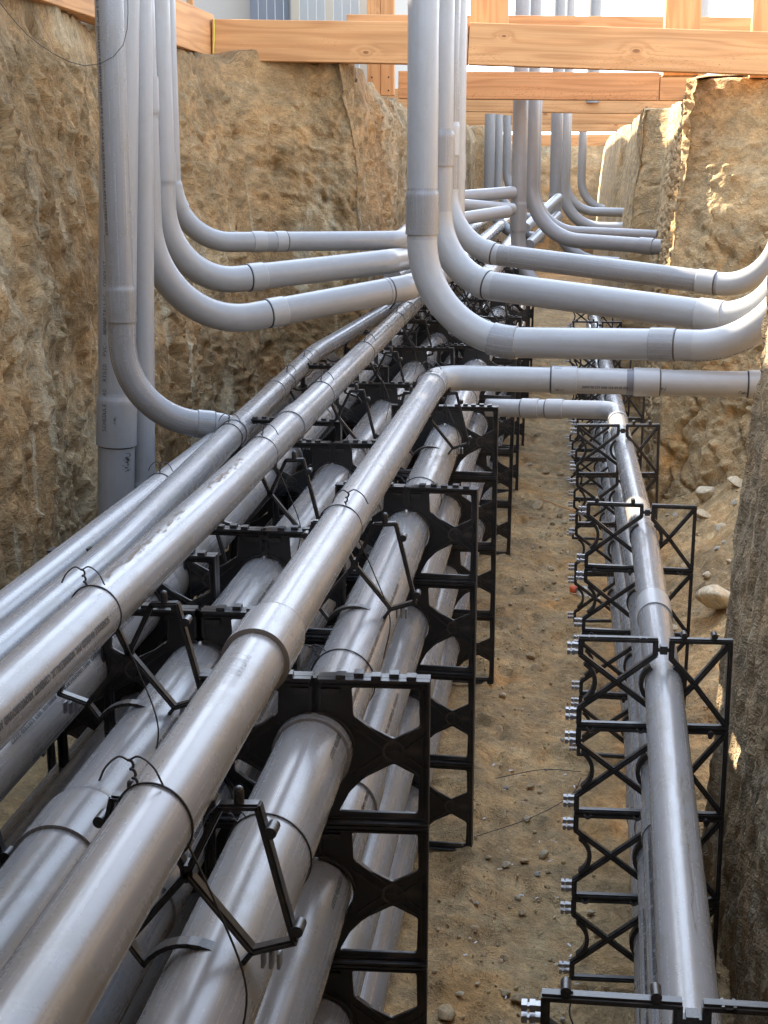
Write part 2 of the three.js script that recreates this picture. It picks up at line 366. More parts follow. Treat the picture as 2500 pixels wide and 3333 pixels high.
// west bank: cut clay with bucket scrapes, its top slumped back
const scrape = (u, y) => { const e = 0.10 * fbm(u * 30, y * 9, 12, 3); return Math.max(sstep(0.13, 0.19, fbm(u * 5.2, y * 0.8, 3, 3) + e - 0.05 * sstep(0.1, -0.2, fbm(u * 0.9 + 7, y * 0.7, 9, 2))), sstep(0.24, 0.30, fbm(u * 13, y * 0.9, 44, 2) + e)) * sstep(2.75, 2.2, y); };
earthWall('west_bank', 'clay bank with vertical bucket scrapes behind the gray risers', [[-2.12, 3.4], [-2.12, 0], [-2.08, -3.2], [-2.14, -4.9], [-2.24, -5.2], [-2.26, -7.6], [-2.3, -9.6], [-2.08, -10.5], [-1.98, -10.62], [-1.40, -10.72], [-1.37, -10.9], [-1.44, -14], [-1.5, -16.6], [-1.2, -16.8], [-1.15, -17], [-1.2, -22], [-1.0, -22.3], [-1.0, -30], [-0.9, -41]], 1, {
  step: (z) => (z > -2.4 ? 0.10 : z > -9 ? 0.0125 : z > -10.95 ? 0.018 : z > -17.5 ? 0.05 : 0.14), rows: 270,
  profile: (u, x, z) => { const k = sstep(-11.0, -10.4, z), kt = sstep(-12.2, -11.5, z), w = fbm(u * 0.7, 2, 5, 3); return [[-0.02, -0.3], [0.02, 0.6], [0.06, lerp(2.95, 2.05 + 0.5 * w, k)], [lerp(0.16, 0.34 + 0.2 * w, k), GROUND + 0.14 * kt], [1.2, GROUND + 0.17 * kt], [2.6, GROUND - 0.1]]; },
  relief: (u, y, x, z) => {
    const sc = scrape(u, y), far = sstep(-20, -12, z);
    const rp = sstep(-0.10, 0.16, fbm(u * 1.7, y * 1.2, 60, 3)) * (1 - sc);
    return 0.10 * fbm(u * 0.8, y * 0.55, 1, 3) + 0.09 * n3(u * 2.6, y * 0.4, 14) + 0.05 * fbm(u * 9, y * 0.9, 22, 3) + 0.012 * n3(u * 30, y * 1.6, 23) + 0.05 * fbm(u * 4.2, y * 2.6, 5, 2) + far * ((1 - 0.8 * sc) * (0.012 * fbm(u * 26, y * 7, 51, 3) + 0.012 * fbm(u * 34, y * 30, 53, 2)) + rp * (0.042 * Math.abs(n3(u * 8.5, y * 6.5, 2)) + 0.026 * Math.abs(n3(u * 19, y * 13, 6)) + 0.015 * Math.abs(n3(u * 44, y * 34, 9)) - 0.08 * sstep(0.2, 0.36, fbm(u * 7, y * 4.5, 33, 2))) + 0.02 * sstep(0.36, 0.46, n3(u * 12, y * 12, 90)));
  },
  color: (u, y, x, z) => {
    const a = fbm(u * 1.3, y * 1.0, 20, 4), b = fbm(u * 12, y * 9, 31, 4), sc = 0.85 * scrape(u, y), pale = sstep(0.0, 0.16, fbm(u * 0.75, y * 0.6, 120, 4) + 0.10 * b), k = 1 + 0.5 * a + 0.45 * b;
    const r = lerp(0.49, 0.60, pale) * k, g = lerp(0.315, 0.445, pale) * k, c = lerp(0.152, 0.26, pale) * k;
    return [lerp(r, 0.74, sc), lerp(g, 0.60, sc), lerp(c, 0.40, sc)];
  },
});
// east bank: rough slab close by, a wide bay behind it, then the narrow trench again
earthWall('east_bank', 'tan stony soil bank with a rough weathered slab', [[0.62, 3.4], [0.62, 0], [0.62, -3.0], [0.632, -5.27], [0.71, -5.39], [1.6, -5.55], [2.1, -6.0], [2.15, -8.4], [1.75, -9.8], [1.22, -10.7], [0.98, -11.05], [0.90, -11.12], [0.80, -11.15], [0.79, -11.4], [0.88, -13.2], [0.96, -16.2], [0.72, -16.4], [0.70, -17], [0.78, -21.5], [0.7, -21.8], [0.75, -30], [1.0, -41]], -1, {
  step: (z) => (z > -2.4 ? 0.08 : z > -11.5 ? 0.021 : z > -17.5 ? 0.05 : 0.14), rows: 210, soft: 0.05,
  profile: (u, x, z) => {
    const slab = sstep(-5.75, -5.4, z), bay = sstep(-11.05, -10.6, z) * (1 - slab), w = fbm(u * 0.8, 4, 9, 3);
    return [[-0.02, -0.3], [0.0, 0.3], [lerp(lerp(0.05, 0.16, bay), 0.15, slab), lerp(1.7, 2.4, slab)], [lerp(lerp(0.20, 0.62 + 0.4 * w, bay), 0.24, slab), GROUND], [1.3, GROUND + 0.02], [2.7, GROUND - 0.1]];
  },
  relief: (u, y, x, z) => {
    const slab = sstep(-5.7, -5.4, z), far = sstep(-20, -12, z);
    const s1 = 0.05 * fbm(u * 2, y * 0.6, 4, 3) + 0.045 * fbm(u * 9, y * 1.6, 9, 3) + 0.018 * ridge(u * 24, y * 5, 3) + 0.012 * fbm(u * 40, y * 20, 6, 2) - 0.04 * sstep(0.2, 0.45, fbm(u * 6, y * 3, 41, 2));
    const rp = sstep(-0.05, 0.2, fbm(u * 1.4, y * 1.4, 61, 3)), calm = 1 - 0.6 * sstep(-10.9, -11.1, z), s2 = calm * (0.13 * fbm(u * 1.0, y * 1.0, 14, 3) + 0.06 * fbm(u * 3.2, y * 3.2, 15, 3)) + far * (0.014 * fbm(u * 22, y * 20, 62, 3) + (0.25 + 0.75 * rp) * (0.045 * Math.abs(n3(u * 6, y * 6, 16)) + 0.028 * Math.abs(n3(u * 15, y * 15, 17)) + 0.014 * Math.abs(n3(u * 36, y * 36, 7))) + 0.025 * sstep(0.34, 0.44, n3(u * 13, y * 13, 19)) - 0.05 * sstep(0.035, 0.0, Math.abs(fbm(u * 1.6, y * 1.6, 88, 3))) * sstep(0.0, 0.2, n3(u * 0.9, y * 0.9, 3)));
    return lerp(s2, s1, slab);
  },
  color: (u, y, x, z) => {
    const slab = sstep(-5.7, -5.4, z), a = fbm(u * 1.2, y * 1.2, 50, 4), b = fbm(u * 8, y * lerp(8, 1.5, slab), 51, 3), c = sstep(0.1, 0.3, fbm(u * 16, y * 2.2, 52, 3)), k = 1 + 0.35 * a + 0.3 * b;
    const o = sstep(0.05, 0.3, fbm(u * 2, y * 2, 77, 3));
    return [lerp(lerp(0.66, 0.67, o), lerp(0.40, 0.58, c), slab) * k, lerp(lerp(0.46, 0.41, o), lerp(0.285, 0.455, c), slab) * k, lerp(lerp(0.245, 0.175, o), lerp(0.165, 0.30, c), slab) * k];
  },
});
{   // ends of the trench, and the ground it is cut into
  const g = new THREE.PlaneGeometry(4.6, 3.6, 120, 90), p = g.attributes.position, C = [];
  for (let i = 0; i < p.count; i++) { const x = p.getX(i), y = p.getY(i); p.setZ(i, 0.25 * fbm(x, y, 3, 4) - 0.25 * Math.max(0, y)); const k = 1 + 0.4 * fbm(x * 2, y * 2, 8, 3); C.push(0.55 * k, 0.41 * k, 0.24 * k); }
  g.setAttribute('color', new THREE.Float32BufferAttribute(C, 3)); g.computeVertexNormals();
  const far = mesh('end_bank', g, earthMat); far.position.set(0.1, 1.55, -40.5); tag(far, 'soil bank closing the far end of the trench', 'earth bank', null, 'structure');
  const near = mesh('end_bank', g, earthMat); near.position.set(-0.7, 1.5, 3.2); near.rotation.y = Math.PI; tag(near, 'soil bank closing the trench behind the conduits', 'earth bank', null, 'structure');
  const sh = new THREE.Shape([[-160, -160], [160, -160], [160, 160], [-160, 160]].map((q) => new THREE.Vector2(...q)));
  sh.holes.push(new THREE.Path([[-3.6, -3.6], [-3.6, 42], [3.0, 42], [3.0, -3.6]].map((q) => new THREE.Vector2(...q))));
  const gg = new THREE.ShapeGeometry(sh).rotateX(-Math.PI / 2).translate(0, GROUND - 0.06, 0), c2 = []; for (let i = 0; i < gg.attributes.position.count; i++) c2.push(0.5, 0.4, 0.27);
  gg.setAttribute('color', new THREE.Float32BufferAttribute(c2, 3)); const uv = gg.attributes.uv; for (let i = 0; i < uv.count; i++) uv.setXY(i, uv.getX(i) / 1.2, uv.getY(i) / 1.2);
  tag(mesh('ground', gg, earthMat), 'bare soil ground around the trench', 'ground', null, 'structure');
}
console.log('earth done');

// ================================================================ TIMBER
function timber(name, label, group, a, b, w, h, mat, parts) {   // a, b: ends of the bottom centre line
  const A = V(...a), B = V(...b), L = A.distanceTo(B), g = new RoundedBoxGeometry(L, h, w, 2, 0.006), p = g.attributes.position, n = g.attributes.normal, uv = g.attributes.uv, o = rnd() * 3;
  for (let i = 0; i < p.count; i++) {
    const x = p.getX(i), y = p.getY(i), z = p.getZ(i);
    if (Math.abs(n.getX(i)) > 0.8) uv.setXY(i, (z + o) / 3 * 0.6, (y + 0.5) / 0.3); else if (Math.abs(n.getY(i)) > 0.8) uv.setXY(i, (x + o) / 3, (z + 0.4) / 0.3); else uv.setXY(i, (x + o) / 3, (y / h + 0.5));
  }
  const t = mesh(name, g, mat), d = B.clone().sub(A).normalize();
  t.quaternion.setFromUnitVectors(V(1, 0, 0), d);
  t.position.copy(A).add(B).multiplyScalar(0.5).add(V(0, h / 2, 0).applyQuaternion(t.quaternion));
  return tag(t, label, 'timber', group);
}
const lay = 'timbers laid across the trench';
timber('timber_beam', 'pale fir beam with dark knots and scattered stains, abutting another end to end', lay, [-0.668, 3.29, -10.85], [2.4, 3.165, -10.85], 0.14, 0.285, WOOD[0]);
timber('timber_beam', 'swirly grained fir beam whose end touches a long edge timber', lay, [-2.525, 3.335, -10.85], [-0.672, 3.288, -10.85], 0.14, 0.285, WOOD[1]);
timber('edge_timber', 'long fir timber lying along the top of the scraped clay bank', null, [-2.60, 3.36, -1.0], [-2.60, 3.36, -10.92], 0.14, 0.30, WOOD[1]);
timber('timber_beam', 'dirt smeared brown beam hung below the knotty fir beam', lay, [-1.47, 3.195, -13.67], [0.86, 3.165, -13.67], 0.14, 0.24, WOOD[2]);
timber('timber_block', 'short timber block against the end of the smeared brown beam', null, [0.868, 3.165, -13.67], [1.25, 3.16, -13.67], 0.14, 0.235, WOOD[1]);
timber('timber_beam', 'orange fir beam directly behind the dirt smeared one', lay, [-2.6, 3.24, -17.07], [2.6, 3.15, -17.07], 0.14, 0.24, WOOD[0]);
timber('timber_beam', 'fourth crossing beam, orange fir with a single knot', lay, [-2.6, 3.19, -20.67], [2.6, 3.18, -20.67], 0.14, 0.24, WOOD[1]);
timber('timber_beam', 'fifth crossing beam, pinkish fir, in the distance', lay, [-2.6, 3.2, -24.67], [2.6, 3.18, -24.67], 0.14, 0.24, WOOD[0]);
timber('timber_beam', 'farthest crossing beam in front of the end bank', lay, [-2.6, 3.165, -36], [3, 3.16, -36], 0.14, 0.26, WOOD[1]);
timber('guard_rail', 'long fir guard rail set higher than the crossing beams', null, [-1.75, 3.55, -12.3], [3.2, 3.46, -12.3], 0.09, 0.24, WOOD[1]);
function post(label, x, z, w, d, y0, y1, mat, split) {
  const g = thing('timber_post');
  if (split) for (const s of [-1, 1]) mesh('board', new RoundedBoxGeometry(w / 2 - 0.003, y1 - y0, d, 2, 0.004).translate(s * w / 4, (y1 - y0) / 2, 0), mat, g); else mesh('board', new RoundedBoxGeometry(w, y1 - y0, d, 2, 0.004).translate(0, (y1 - y0) / 2, 0), mat, g);
  const p = g.children[0].geometry; for (const m of g.children) { const q = m.geometry.attributes.position, u = m.geometry.attributes.uv; for (let i = 0; i < q.count; i++) u.setXY(i, q.getY(i) / 3 + 0.3 * x, q.getX(i) / 0.3 + 0.37); }
  if (split) for (const bx0 of [-0.075, 0.07]) for (const by of [0.04, 0.15]) mesh('bolt', new THREE.CylinderGeometry(0.007, 0.007, 0.012, 8).rotateX(Math.PI / 2).translate(bx0, by, d / 2), blackWire, g);
  g.position.set(x, y0, z); return tag(g, label, 'timber post', 'posts of the guard rail');
}
{   // added planked walkway overhead, out of view, to darken the near conduits
  const g = thing('added_plank_walkway'), plank = new RoundedBoxGeometry(5.6, 0.04, 0.235, 1, 0.004);
  for (let i = 0; i < 21; i++) { const q = mesh('plank', plank, WOOD[2], g); q.position.set(rr(-0.05, 0.05), 0.17, i * 0.242); }
  for (const x of [-2.6, 2.5]) mesh('bearer', bx(0.14, 0.14, 5.1, x, 0.075, 2.42), WOOD[2], g);
  g.position.set(-0.4, GROUND + 0.12, -2.1); tag(g, 'added plank walkway over the trench, shading the conduits below', 'walkway');
}
post('twin board post with four bolts at its foot', -1.55, -12.98, 0.235, 0.09, 3.19, 5.0, WOOD[1], true);
post('wide post with a knot beside the gray riser cluster', -0.532, -11.1, 0.275, 0.09, 3.36, 4.8, WOOD[0], false);
post('cut off square post stub standing beside a lone conduit', 0.85, -11.16, 0.25, 0.22, 3.22, 3.75, WOOD[1], false);
post('post at the far end of the guard rail from the twin boards', 1.46, -11.1, 0.25, 0.09, 3.2, 3.76, WOOD[1], false);
console.log('timber done');

// ================================================================ CONDUITS
const INK = '#2b2a2c';
const longText = 'SCHEDULE 40 RIGID PVC NONMETALLIC CONDUIT ABOVEGROUND AND UNDERGROUND AWG-UL 651 LISTED 2227';
const printA = inkMat(textTex('SCHEDULE  40  RIGID  PVC-  NONMETALLIC  CONDUIT', 1536, 64, '44px monospace', INK));
const printB = inkMat(textTex('PVC WIRE NEMA TC-2 90\u00b0C SUNLIGHT RESISTANT JM50 PE C31 AAA 12A 03:30 AM UL 651 LISTED 2227', 2048, 40, 'bold 34px sans-serif', INK, 0.95));
const printC = inkMat(textTex(longText, 2048, 40, 'bold 34px sans-serif', INK, 0.96));
const printJ = inkMat(textTex('JM50 PE C31 AAA 12A 03:30 AM', 768, 64, 'bold 46px sans-serif', INK));
const printL = inkMat(textTex('LLC', 128, 64, 'italic 40px sans-serif', '#6a6f80'));
const printN = inkMat(textTex('2" MT 1 1/2', 256, 64, 'italic 44px serif', '#4a4a4e'));
const ROWY = (j) => EYE - 1.112 - 0.357 * (j + 0.5), ZN = 1.2;
const rowWord = ['top', 'second', 'third', 'bottom'];
// three columns of large conduits in black spacers
const COLS = [[-0.525, 'beside the open trench floor', [2.9, 8.2]], [-0.915, 'in the middle of the bank', [2.3, 6.3]], [-1.245, 'under the dropped conduit', [4.0, 7.4]], [-1.575, 'next to the scraped clay bank', [3.3, 6.1]]];
COLS.forEach(([x, where, bells], c) => {
  for (let j = 0; j < 4; j++) {
    const y = ROWY(j), fits = j < 2 ? bells.map((b) => ({ kind: 'bell', at: ZN + b + 0.5 * j + 0.35, flip: true, len: 0.16, wide: 1.085 })) : [];
    conduit('conduit_run', `large gray conduit, ${rowWord[j]} row of the column ${where}`, 'large conduits held in black spacers', OD6, [V(x, y, ZN), V(x, y, c === 3 ? -10.0 : -24)], [], PVC[(c + j) % 3], fits,
      { seg: 48, prints: j < 2 ? [{ s: ZN + 3.6, len: 1.6, angle: 0.9, arc: 0.016, mat: printC, flip: true }] : [] });
  }
});
// small conduits carried above them
conduit('conduit_run', 'gray conduit above the spacers, turning by a short elbow across the trench', 'conduits on top of the bank', OD4,
  [V(-0.556, 1.64, ZN), V(-0.545, 1.64, -3), V(-0.52, 1.64, -6.5), V(2.0, 1.632, -6.44)], [6, 0.13], PVC[0],
  [{ kind: 'bell', at: ZN + 2.76, flip: true, len: 0.17, wide: 1.17, mat: PVC[0] }, { kind: 'bell', near: [-0.53, 1.64, -6.24], len: 0.02, wide: 1.08, glue: 0, flip: true }, { near: [0.045, 1.64, -6.48], len: 0.112, mat: PVCL[2], glue: -1 }, { near: [0.41, 1.64, -6.48], len: 0.112, mat: PVCL[2], glue: 1 }, { near: [0.90, 1.64, -6.46], len: 0.1, mat: PVCL[2], glue: -1 }, { kind: 'band', near: [0.338, 1.64, -6.48], len: 0.032 }],
  { elbowMat: PVCL[2], endMat: PVCL[2], seg: 48, prints: [{ near: [0.225, 1.64, -6.48], len: 0.23, angle: 1.95, arc: 0.022, mat: printJ }, { near: [0.475, 1.64, -6.47], len: 0.04, angle: 2.0, arc: 0.07, smear: 1, mat: glueSmear }, { near: [0.84, 1.64, -6.46], len: 0.07, angle: 2.2, arc: 0.05, smear: 1, mat: glueSmear }, { near: [0.03, 1.64, -6.48], len: 0.05, angle: 2.2, arc: 0.03, R: OD4 * 1.115, smear: 1, mat: glueSmear }, { near: [0.02, 1.64, -6.48], len: 0.07, angle: 0.35, arc: 0.04, R: OD4 * 1.11, mat: printL }, { near: [-0.545, 1.64, -2.36], len: 0.12, angle: 0.2, arc: 0.05, R: OD4 * 1.175, mat: printN, flip: true }] });
conduit('conduit_run', 'gray conduit with brown mud smears resting on black cradles', 'conduits on top of the bank', OD4,
  [V(-0.945, 1.64, ZN), V(-0.94, 1.64, -4), V(-0.99, 1.64, -9.9), V(-1.03, 1.62, -15)], [8, 8], PVC[1],
  [{ kind: 'bell', near: [-0.957, 1.64, -5.35], flip: true, len: 0.2, wide: 1.09 }, { kind: 'bell', near: [-0.99, 1.64, -9.95], flip: true, len: 0.2, wide: 1.1 }],
  { seg: 48, prints: [
    { near: [-0.94, 1.64, -2.25], len: 1.15, angle: 1.3, arc: 0.022, mat: printC, flip: true },
    { near: [-0.942, 1.64, -4.05], len: 0.5, angle: 0.18, arc: 0.05, smear: 1, mat: smearMat }, { near: [-0.942, 1.64, -3.25], len: 0.75, angle: 0.12, arc: 0.045, smear: 1, mat: smearMat }] });
const b2 = conduit('conduit_run', 'gray riser by the clay bank sweeping to a short elbow and along the bank', 'conduits on top of the bank', OD4,
  [V(-1.785, 6.5, -5.90), V(-1.800, 1.53, -5.915), V(-1.352, 1.462, -6.11), V(-1.248, 1.462, -3.9), V(-1.235, 1.462, ZN)], [0.36, 0.082, 6], PVC[1],
  [{ kind: 'bell', near: [-1.79, 2.09, -5.91], len: 0.125, wide: 1.1 }, { near: [-1.49, 1.49, -6.05], len: 0.075, wide: 1.09, glue: 1 }, { near: [-1.347, 1.462, -5.98], len: 0.05, wide: 1.1, glue: 1 }],
  { seg: 48, prints: [{ near: [-1.79, 2.85, -5.9], len: 1.5, angle: 0.62, arc: 0.022, mat: printB }] });
conduit('conduit_run', 'dusty gray conduit lying lowest on the bank, against the scraped clay', 'conduits on top of the bank', OD4,
  [V(-1.415, 1.4, ZN), V(-1.44, 1.4, -6.6), V(-1.53, 1.41, -9.2), V(-1.12, 1.55, -13.5)], [5, 3], PVC[2], [{ kind: 'bell', near: [-1.47, 1.4, -7.75], flip: true, len: 0.17, wide: 1.07 }, { near: [-1.50, 1.4, -9.0], len: 0.04, wide: 1.05 }], { seg: 48 });
// risers against the clay bank
const RG = 'risers along the clay bank';
conduit('conduit_run', 'thick gray riser with printed lettering and a wide socket, against the clay', RG, OD6,
  [V(-1.72, 6.5, -6.37), V(-2.06, 0.05, -6.40)], [], PVCL[1], [{ kind: 'bell', near: [-1.98, 1.57, -6.387], len: 0.20, wide: 1.10, glue: 1 }],
  { seg: 48, prints: [{ near: [-1.985, 1.25, -6.39], len: 0.10, angle: -0.9, arc: 0.09, smear: 1, mat: glueSmear }, { near: [-1.98, 1.45, -6.387], len: 0.04, angle: -0.2, arc: 0.03, R: OD6 * 1.105, smear: 1, mat: glueSmear }, { near: [-1.97, 1.78, -6.387], len: 0.95, angle: 0.34, arc: 0.036, mat: printA, R: OD6 * 1.105, flip: true }] });
conduit('conduit_run', 'straight gray riser tucked behind the lettered thick one', RG, OD4, [V(-1.75, 6.5, -6.53), V(-1.945, 0.05, -6.53)], [], PVCL[0], [{ kind: 'bell', near: [-1.92, 1.13, -6.53], len: 0.2, wide: 1.12 }]);
conduit('conduit_run', 'gray riser with the longest sweep off the clay bank, lowest of three crossings', RG, OD5,
  [V(-1.955, 6.5, -6.92), V(-1.962, 1.765, -6.93), V(-0.80, 1.935, -7.86), V(-0.72, 1.85, -11)], [0.5, 0.14], PVCL[1],
  [{ kind: 'bell', near: [-1.96, 2.79, -6.93], flip: true, len: 0.15, wide: 1.1 }, { near: [-1.425, 1.85, -7.36], len: 0.09, wide: 1.08, mat: PVCL[2], glue: -1 }, { near: [-0.9, 1.92, -7.78], len: 0.02, wide: 1.04, glue: 1 }]);
conduit('conduit_run', 'gray riser sweeping to the middle of three crossings off the clay bank', RG, OD5,
  [V(-2.03, 6.5, -7.48), V(-2.034, 1.955, -7.484), V(-0.964, 2.043, -8.352), V(-0.86, 1.95, -11.2)], [0.4, 0.14], PVCL[0],
  [{ kind: 'bell', near: [-2.034, 2.47, -7.484], flip: true, len: 0.13, wide: 1.1 }, { near: [-1.62, 1.99, -7.82], len: 0.09, wide: 1.08, mat: PVCL[2], glue: -1 }]);
conduit('conduit_run', 'slimmer gray riser sweeping to the highest crossing conduit off the clay bank', RG, OD4,
  [V(-2.13, 6.5, -8.03), V(-2.133, 2.16, -8.036), V(-0.95, 2.14, -8.893), V(-0.9, 2.3, -11.4)], [0.36, 0.16], PVCL[1],
  [{ kind: 'bell', near: [-2.13, 2.5, -8.03], len: 0.14, wide: 1.1 }, { near: [-1.71, 2.15, -8.34], len: 0.08, wide: 1.07, mat: PVCL[2] }, { near: [-1.60, 2.15, -8.42], len: 0.07, wide: 1.07, mat: PVCL[2], glue: 1 }]);
// riser cluster in mid trench, sweeping across and up the other side
const WG = 'riser cluster above the conduit bank';
conduit('conduit_run', 'thick gray riser fronting the cluster, crossing lowest and rising in the bay', WG, OD5,
  [V(-0.624, 6.5, -6.828), V(-0.624, 1.765, -6.828), V(0.475, 1.796, -6.55), V(1.02, 1.80, -6.41), V(1.10, 4.3, -6.36)], [0.46, 0.3, 0.44], PVCL[0],
  [{ kind: 'bell', near: [-0.624, 2.47, -6.828], len: 0.17, wide: 1.10, mat: PVC[0] }, { near: [-0.235, 1.775, -6.73], len: 0.125, wide: 1.09, mat: PVC[2] }, { near: [0.475, 1.796, -6.55], len: 0.11, wide: 1.07, mat: PVC[2], glue: 1 }],
  { seg: 48, prints: [{ near: [0.70, 1.83, -6.49], len: 0.32, angle: 1.35, arc: 0.022, mat: printJ }], elbowMat: PVCL[2] });
conduit('conduit_run', 'gray riser whose crossing carries fine print and ends in a sunlit sweep', WG, OD5,
  [V(-0.592, 6.5, -7.357), V(-0.592, 2.02, -7.357), V(0.67, 1.91, -6.755), V(1.0, 1.88, -6.60), V(1.10, 4.3, -6.52)], [0.36, 0.3, 0.30], PVCL[1],
  [{ kind: 'bell', near: [-0.592, 2.75, -7.357], len: 0.14, wide: 1.1, mat: PVC[0] }, { near: [-0.36, 2.0, -7.245], len: 0.05, wide: 1.08, glue: 1 }, { near: [0.70, 1.905, -6.74], len: 0.12, wide: 1.08 }],
  { seg: 48, prints: [{ near: [0.2, 1.95, -6.98], len: 0.85, angle: 2.0, arc: 0.014, mat: printC }], elbowMat: PVCL[2] });
conduit('conduit_run', 'slimmer gray riser with the highest crossing conduit and a pale coupling at its sweep', WG, OD4,
  [V(-0.587, 6.5, -7.903), V(-0.587, 2.145, -7.903), V(0.757, 2.009, -7.409), V(1.06, 1.98, -7.29), V(1.16, 4.3, -7.2)], [0.34, 0.3, 0.27], PVC[0],
  [{ kind: 'bell', near: [-0.587, 2.80, -7.903], len: 0.14, wide: 1.1 }, { near: [-0.36, 2.12, -7.82], len: 0.06, wide: 1.08, glue: 1 }, { near: [0.74, 2.01, -7.41], len: 0.09, wide: 1.08, mat: PVCL[2], glue: 1 }], { elbowMat: PVCL[2] });
conduit('conduit_run', 'straight gray riser behind the sweeps of the cluster', WG, OD4, [V(-0.575, 6.5, -8.28), V(-0.575, 2.05, -8.28)], [], PVCL[2]);
conduit('conduit_run', 'gray riser at the back of the cluster with an upturned white socket', WG, OD4, [V(-0.60, 6.5, -8.62), V(-0.60, 2.05, -8.62)], [], PVCL[0], [{ kind: 'bell', near: [-0.6, 2.48, -8.62], flip: true, len: 0.13, wide: 1.13, mat: PVCL[2] }]);
// column of smaller conduits across the floor
const RX = [[0.21, ZN], [0.275, -2.27], [0.359, -4.28], [0.404, -6.13], [0.409, -8.16]], RY = (j) => 1.162 - 0.2907 * (j + 0.5);
conduit('conduit_run', 'gray conduit on top of the slim spacer column, turning to cross the floor', 'conduits in the slim spacer column', OD4,
  [...RX.map(([x, z]) => V(x, RY(0), z)), V(0.385, 1.105, -9.02), V(-0.42, 1.075, -9.22)], [9, 9, 9, 4, 0.13], PVC[0],
  [{ kind: 'bell', near: [0.375, RY(0), -5.15], flip: true, len: 0.17, wide: 1.09 }, { kind: 'bell', near: [0.387, 1.09, -8.80], len: 0.03, flip: true, wide: 1.08 }, { near: [0.02, 1.09, -9.12], len: 0.11, mat: PVCL[2], glue: 1 }, { near: [-0.14, 1.085, -9.15], len: 0.11, mat: PVCL[2], glue: 1 }], { elbowMat: PVCL[2], endMat: PVCL[2], seg: 48,
  prints: [{ near: [0.30, RY(0), -3.1], len: 0.9, angle: 0.35, arc: 0.02, smear: 1, mat: smearMat }] });
for (let j = 1; j < 4; j++) conduit('conduit_run', `gray conduit in the ${rowWord[j]} row of the slim spacer column`, 'conduits in the slim spacer column', OD4,
  [...RX.map(([x, z]) => V(x, RY(j), z)), V(0.43, RY(j), -18)], [9, 9, 9, 9], PVC[j % 3], [{ kind: 'bell', near: [0.33, RY(j), -3.3 - j * 0.7], flip: true, len: 0.17, wide: 1.08 }], { seg: 40, prints: [{ near: [0.33, RY(j), -3.4], len: 1.1, angle: -0.8, arc: 0.022, mat: printC }] });
conduit('conduit_run', 'gray conduit resuming the top of the slim spacer column beyond the elbow', 'conduits in the slim spacer column', OD4, [V(0.415, RY(0), -9.4), V(0.43, RY(0), -18)], [], PVC[2]);
// far clusters
const FG = 'distant risers and crossings', far = (label, r, nodes, radii, m, fits) => conduit('conduit_run', label, FG, r, nodes, radii, m, fits, { seg: 24 });
far('distant thick riser seen below the smeared beam, with a long socket', OD5, [V(-0.37, 6.5, -14), V(-0.37, 1.42, -14), V(0.75, 1.33, -13)], [0.6], PVCL[1], [{ kind: 'bell', near: [-0.37, 2.28, -14], len: 0.24, wide: 1.1 }]);
far('distant riser sweeping to a crossing conduit dappled with sunlight', OD5, [V(-0.27, 6.5, -14.4), V(-0.27, 1.93, -14.4), V(1.0, 1.87, -13.75)], [0.55], PVCL[1], [{ near: [0.83, 1.88, -13.84], len: 0.14 }]);
far('distant slim riser and crossing just above the sun dappled one', OD4, [V(-0.24, 3.4, -15.1), V(-0.24, 1.97, -15.1), V(0.98, 1.93, -14.9)], [0.45], PVCL[0]);
far('far riser with a dark socket under the pinkish beam', OD5, [V(-0.04, 6.5, -18), V(-0.04, 1.52, -18), V(0.95, 1.48, -17.7)], [0.6], PVCL[1], [{ kind: 'bell', near: [-0.04, 2.3, -18], len: 0.22, wide: 1.1 }]);
far('far slim riser beside the dark socketed one, sweeping at mid height', OD5, [V(0.05, 3.35, -18.6), V(0.05, 1.88, -18.6), V(0.98, 1.87, -18.4)], [0.5], PVCL[2]);
far('far slim crossing conduit touched by sun, topmost of its cluster', OD4, [V(0.09, 6.5, -19.4), V(0.09, 2.05, -19.4), V(0.98, 2.04, -19.3)], [0.4], PVCL[2]);
far('last pale riser before the end bank', OD5, [V(0.39, 3.25, -26), V(0.39, 1.95, -26), V(1.1, 1.9, -25.8)], [0.5], PVCL[2]);
far('far riser standing closest to the clay bank', OD5, [V(-0.93, 3.3, -20), V(-0.93, 1.75, -20), V(-0.2, 1.7, -19.6)], [0.6], PVCL[1]);
far('far riser paired with the one closest to the clay bank', OD4, [V(-0.82, 3.3, -20.2), V(-0.82, 1.95, -20.2), V(-0.1, 1.95, -20)], [0.5], PVCL[2]);
far('slim far riser between that pair and the thick one', OD4, [V(-0.72, 3.3, -20.6), V(-0.72, 2.05, -20.6), V(0.0, 2.1, -20.3)], [0.5], PVCL[0]);
far('upper one of three pale crossing conduits behind the mid trench cluster', OD4, [V(-0.98, 2.32, -13.4), V(-0.42, 2.36, -13.9)], [], PVCL[2]);
far('middle one of three pale crossing conduits behind the mid trench cluster', OD4, [V(-0.98, 2.27, -13.1), V(-0.42, 2.21, -13.7)], [], PVCL[2]);
far('lower one of three pale crossing conduits behind the mid trench cluster', OD4, [V(-0.92, 2.14, -12.7), V(-0.45, 2.2, -13.3)], [], PVCL[2]);
far('short sloping conduit leading up to the far riser cluster', OD4, [V(-0.35, 1.95, -16.2), V(0.0, 2.25, -17.6)], [], PVCL[2]);
far('short lower sloping conduit under the pale far one', OD4, [V(-0.30, 1.78, -16.0), V(0.0, 2.05, -17.4)], [], PVCL[2]);
far('lone far conduit standing beside the cut off post stub', OD5, [V(1.35, 6.5, -15.2), V(1.35, 3.1, -15.2)], [], PVCL[2]);
far('tall thin conduit beyond the guard rail', OD5, [V(0.35, 6.5, -17), V(0.35, 3.3, -17)], [], PVCL[1]);
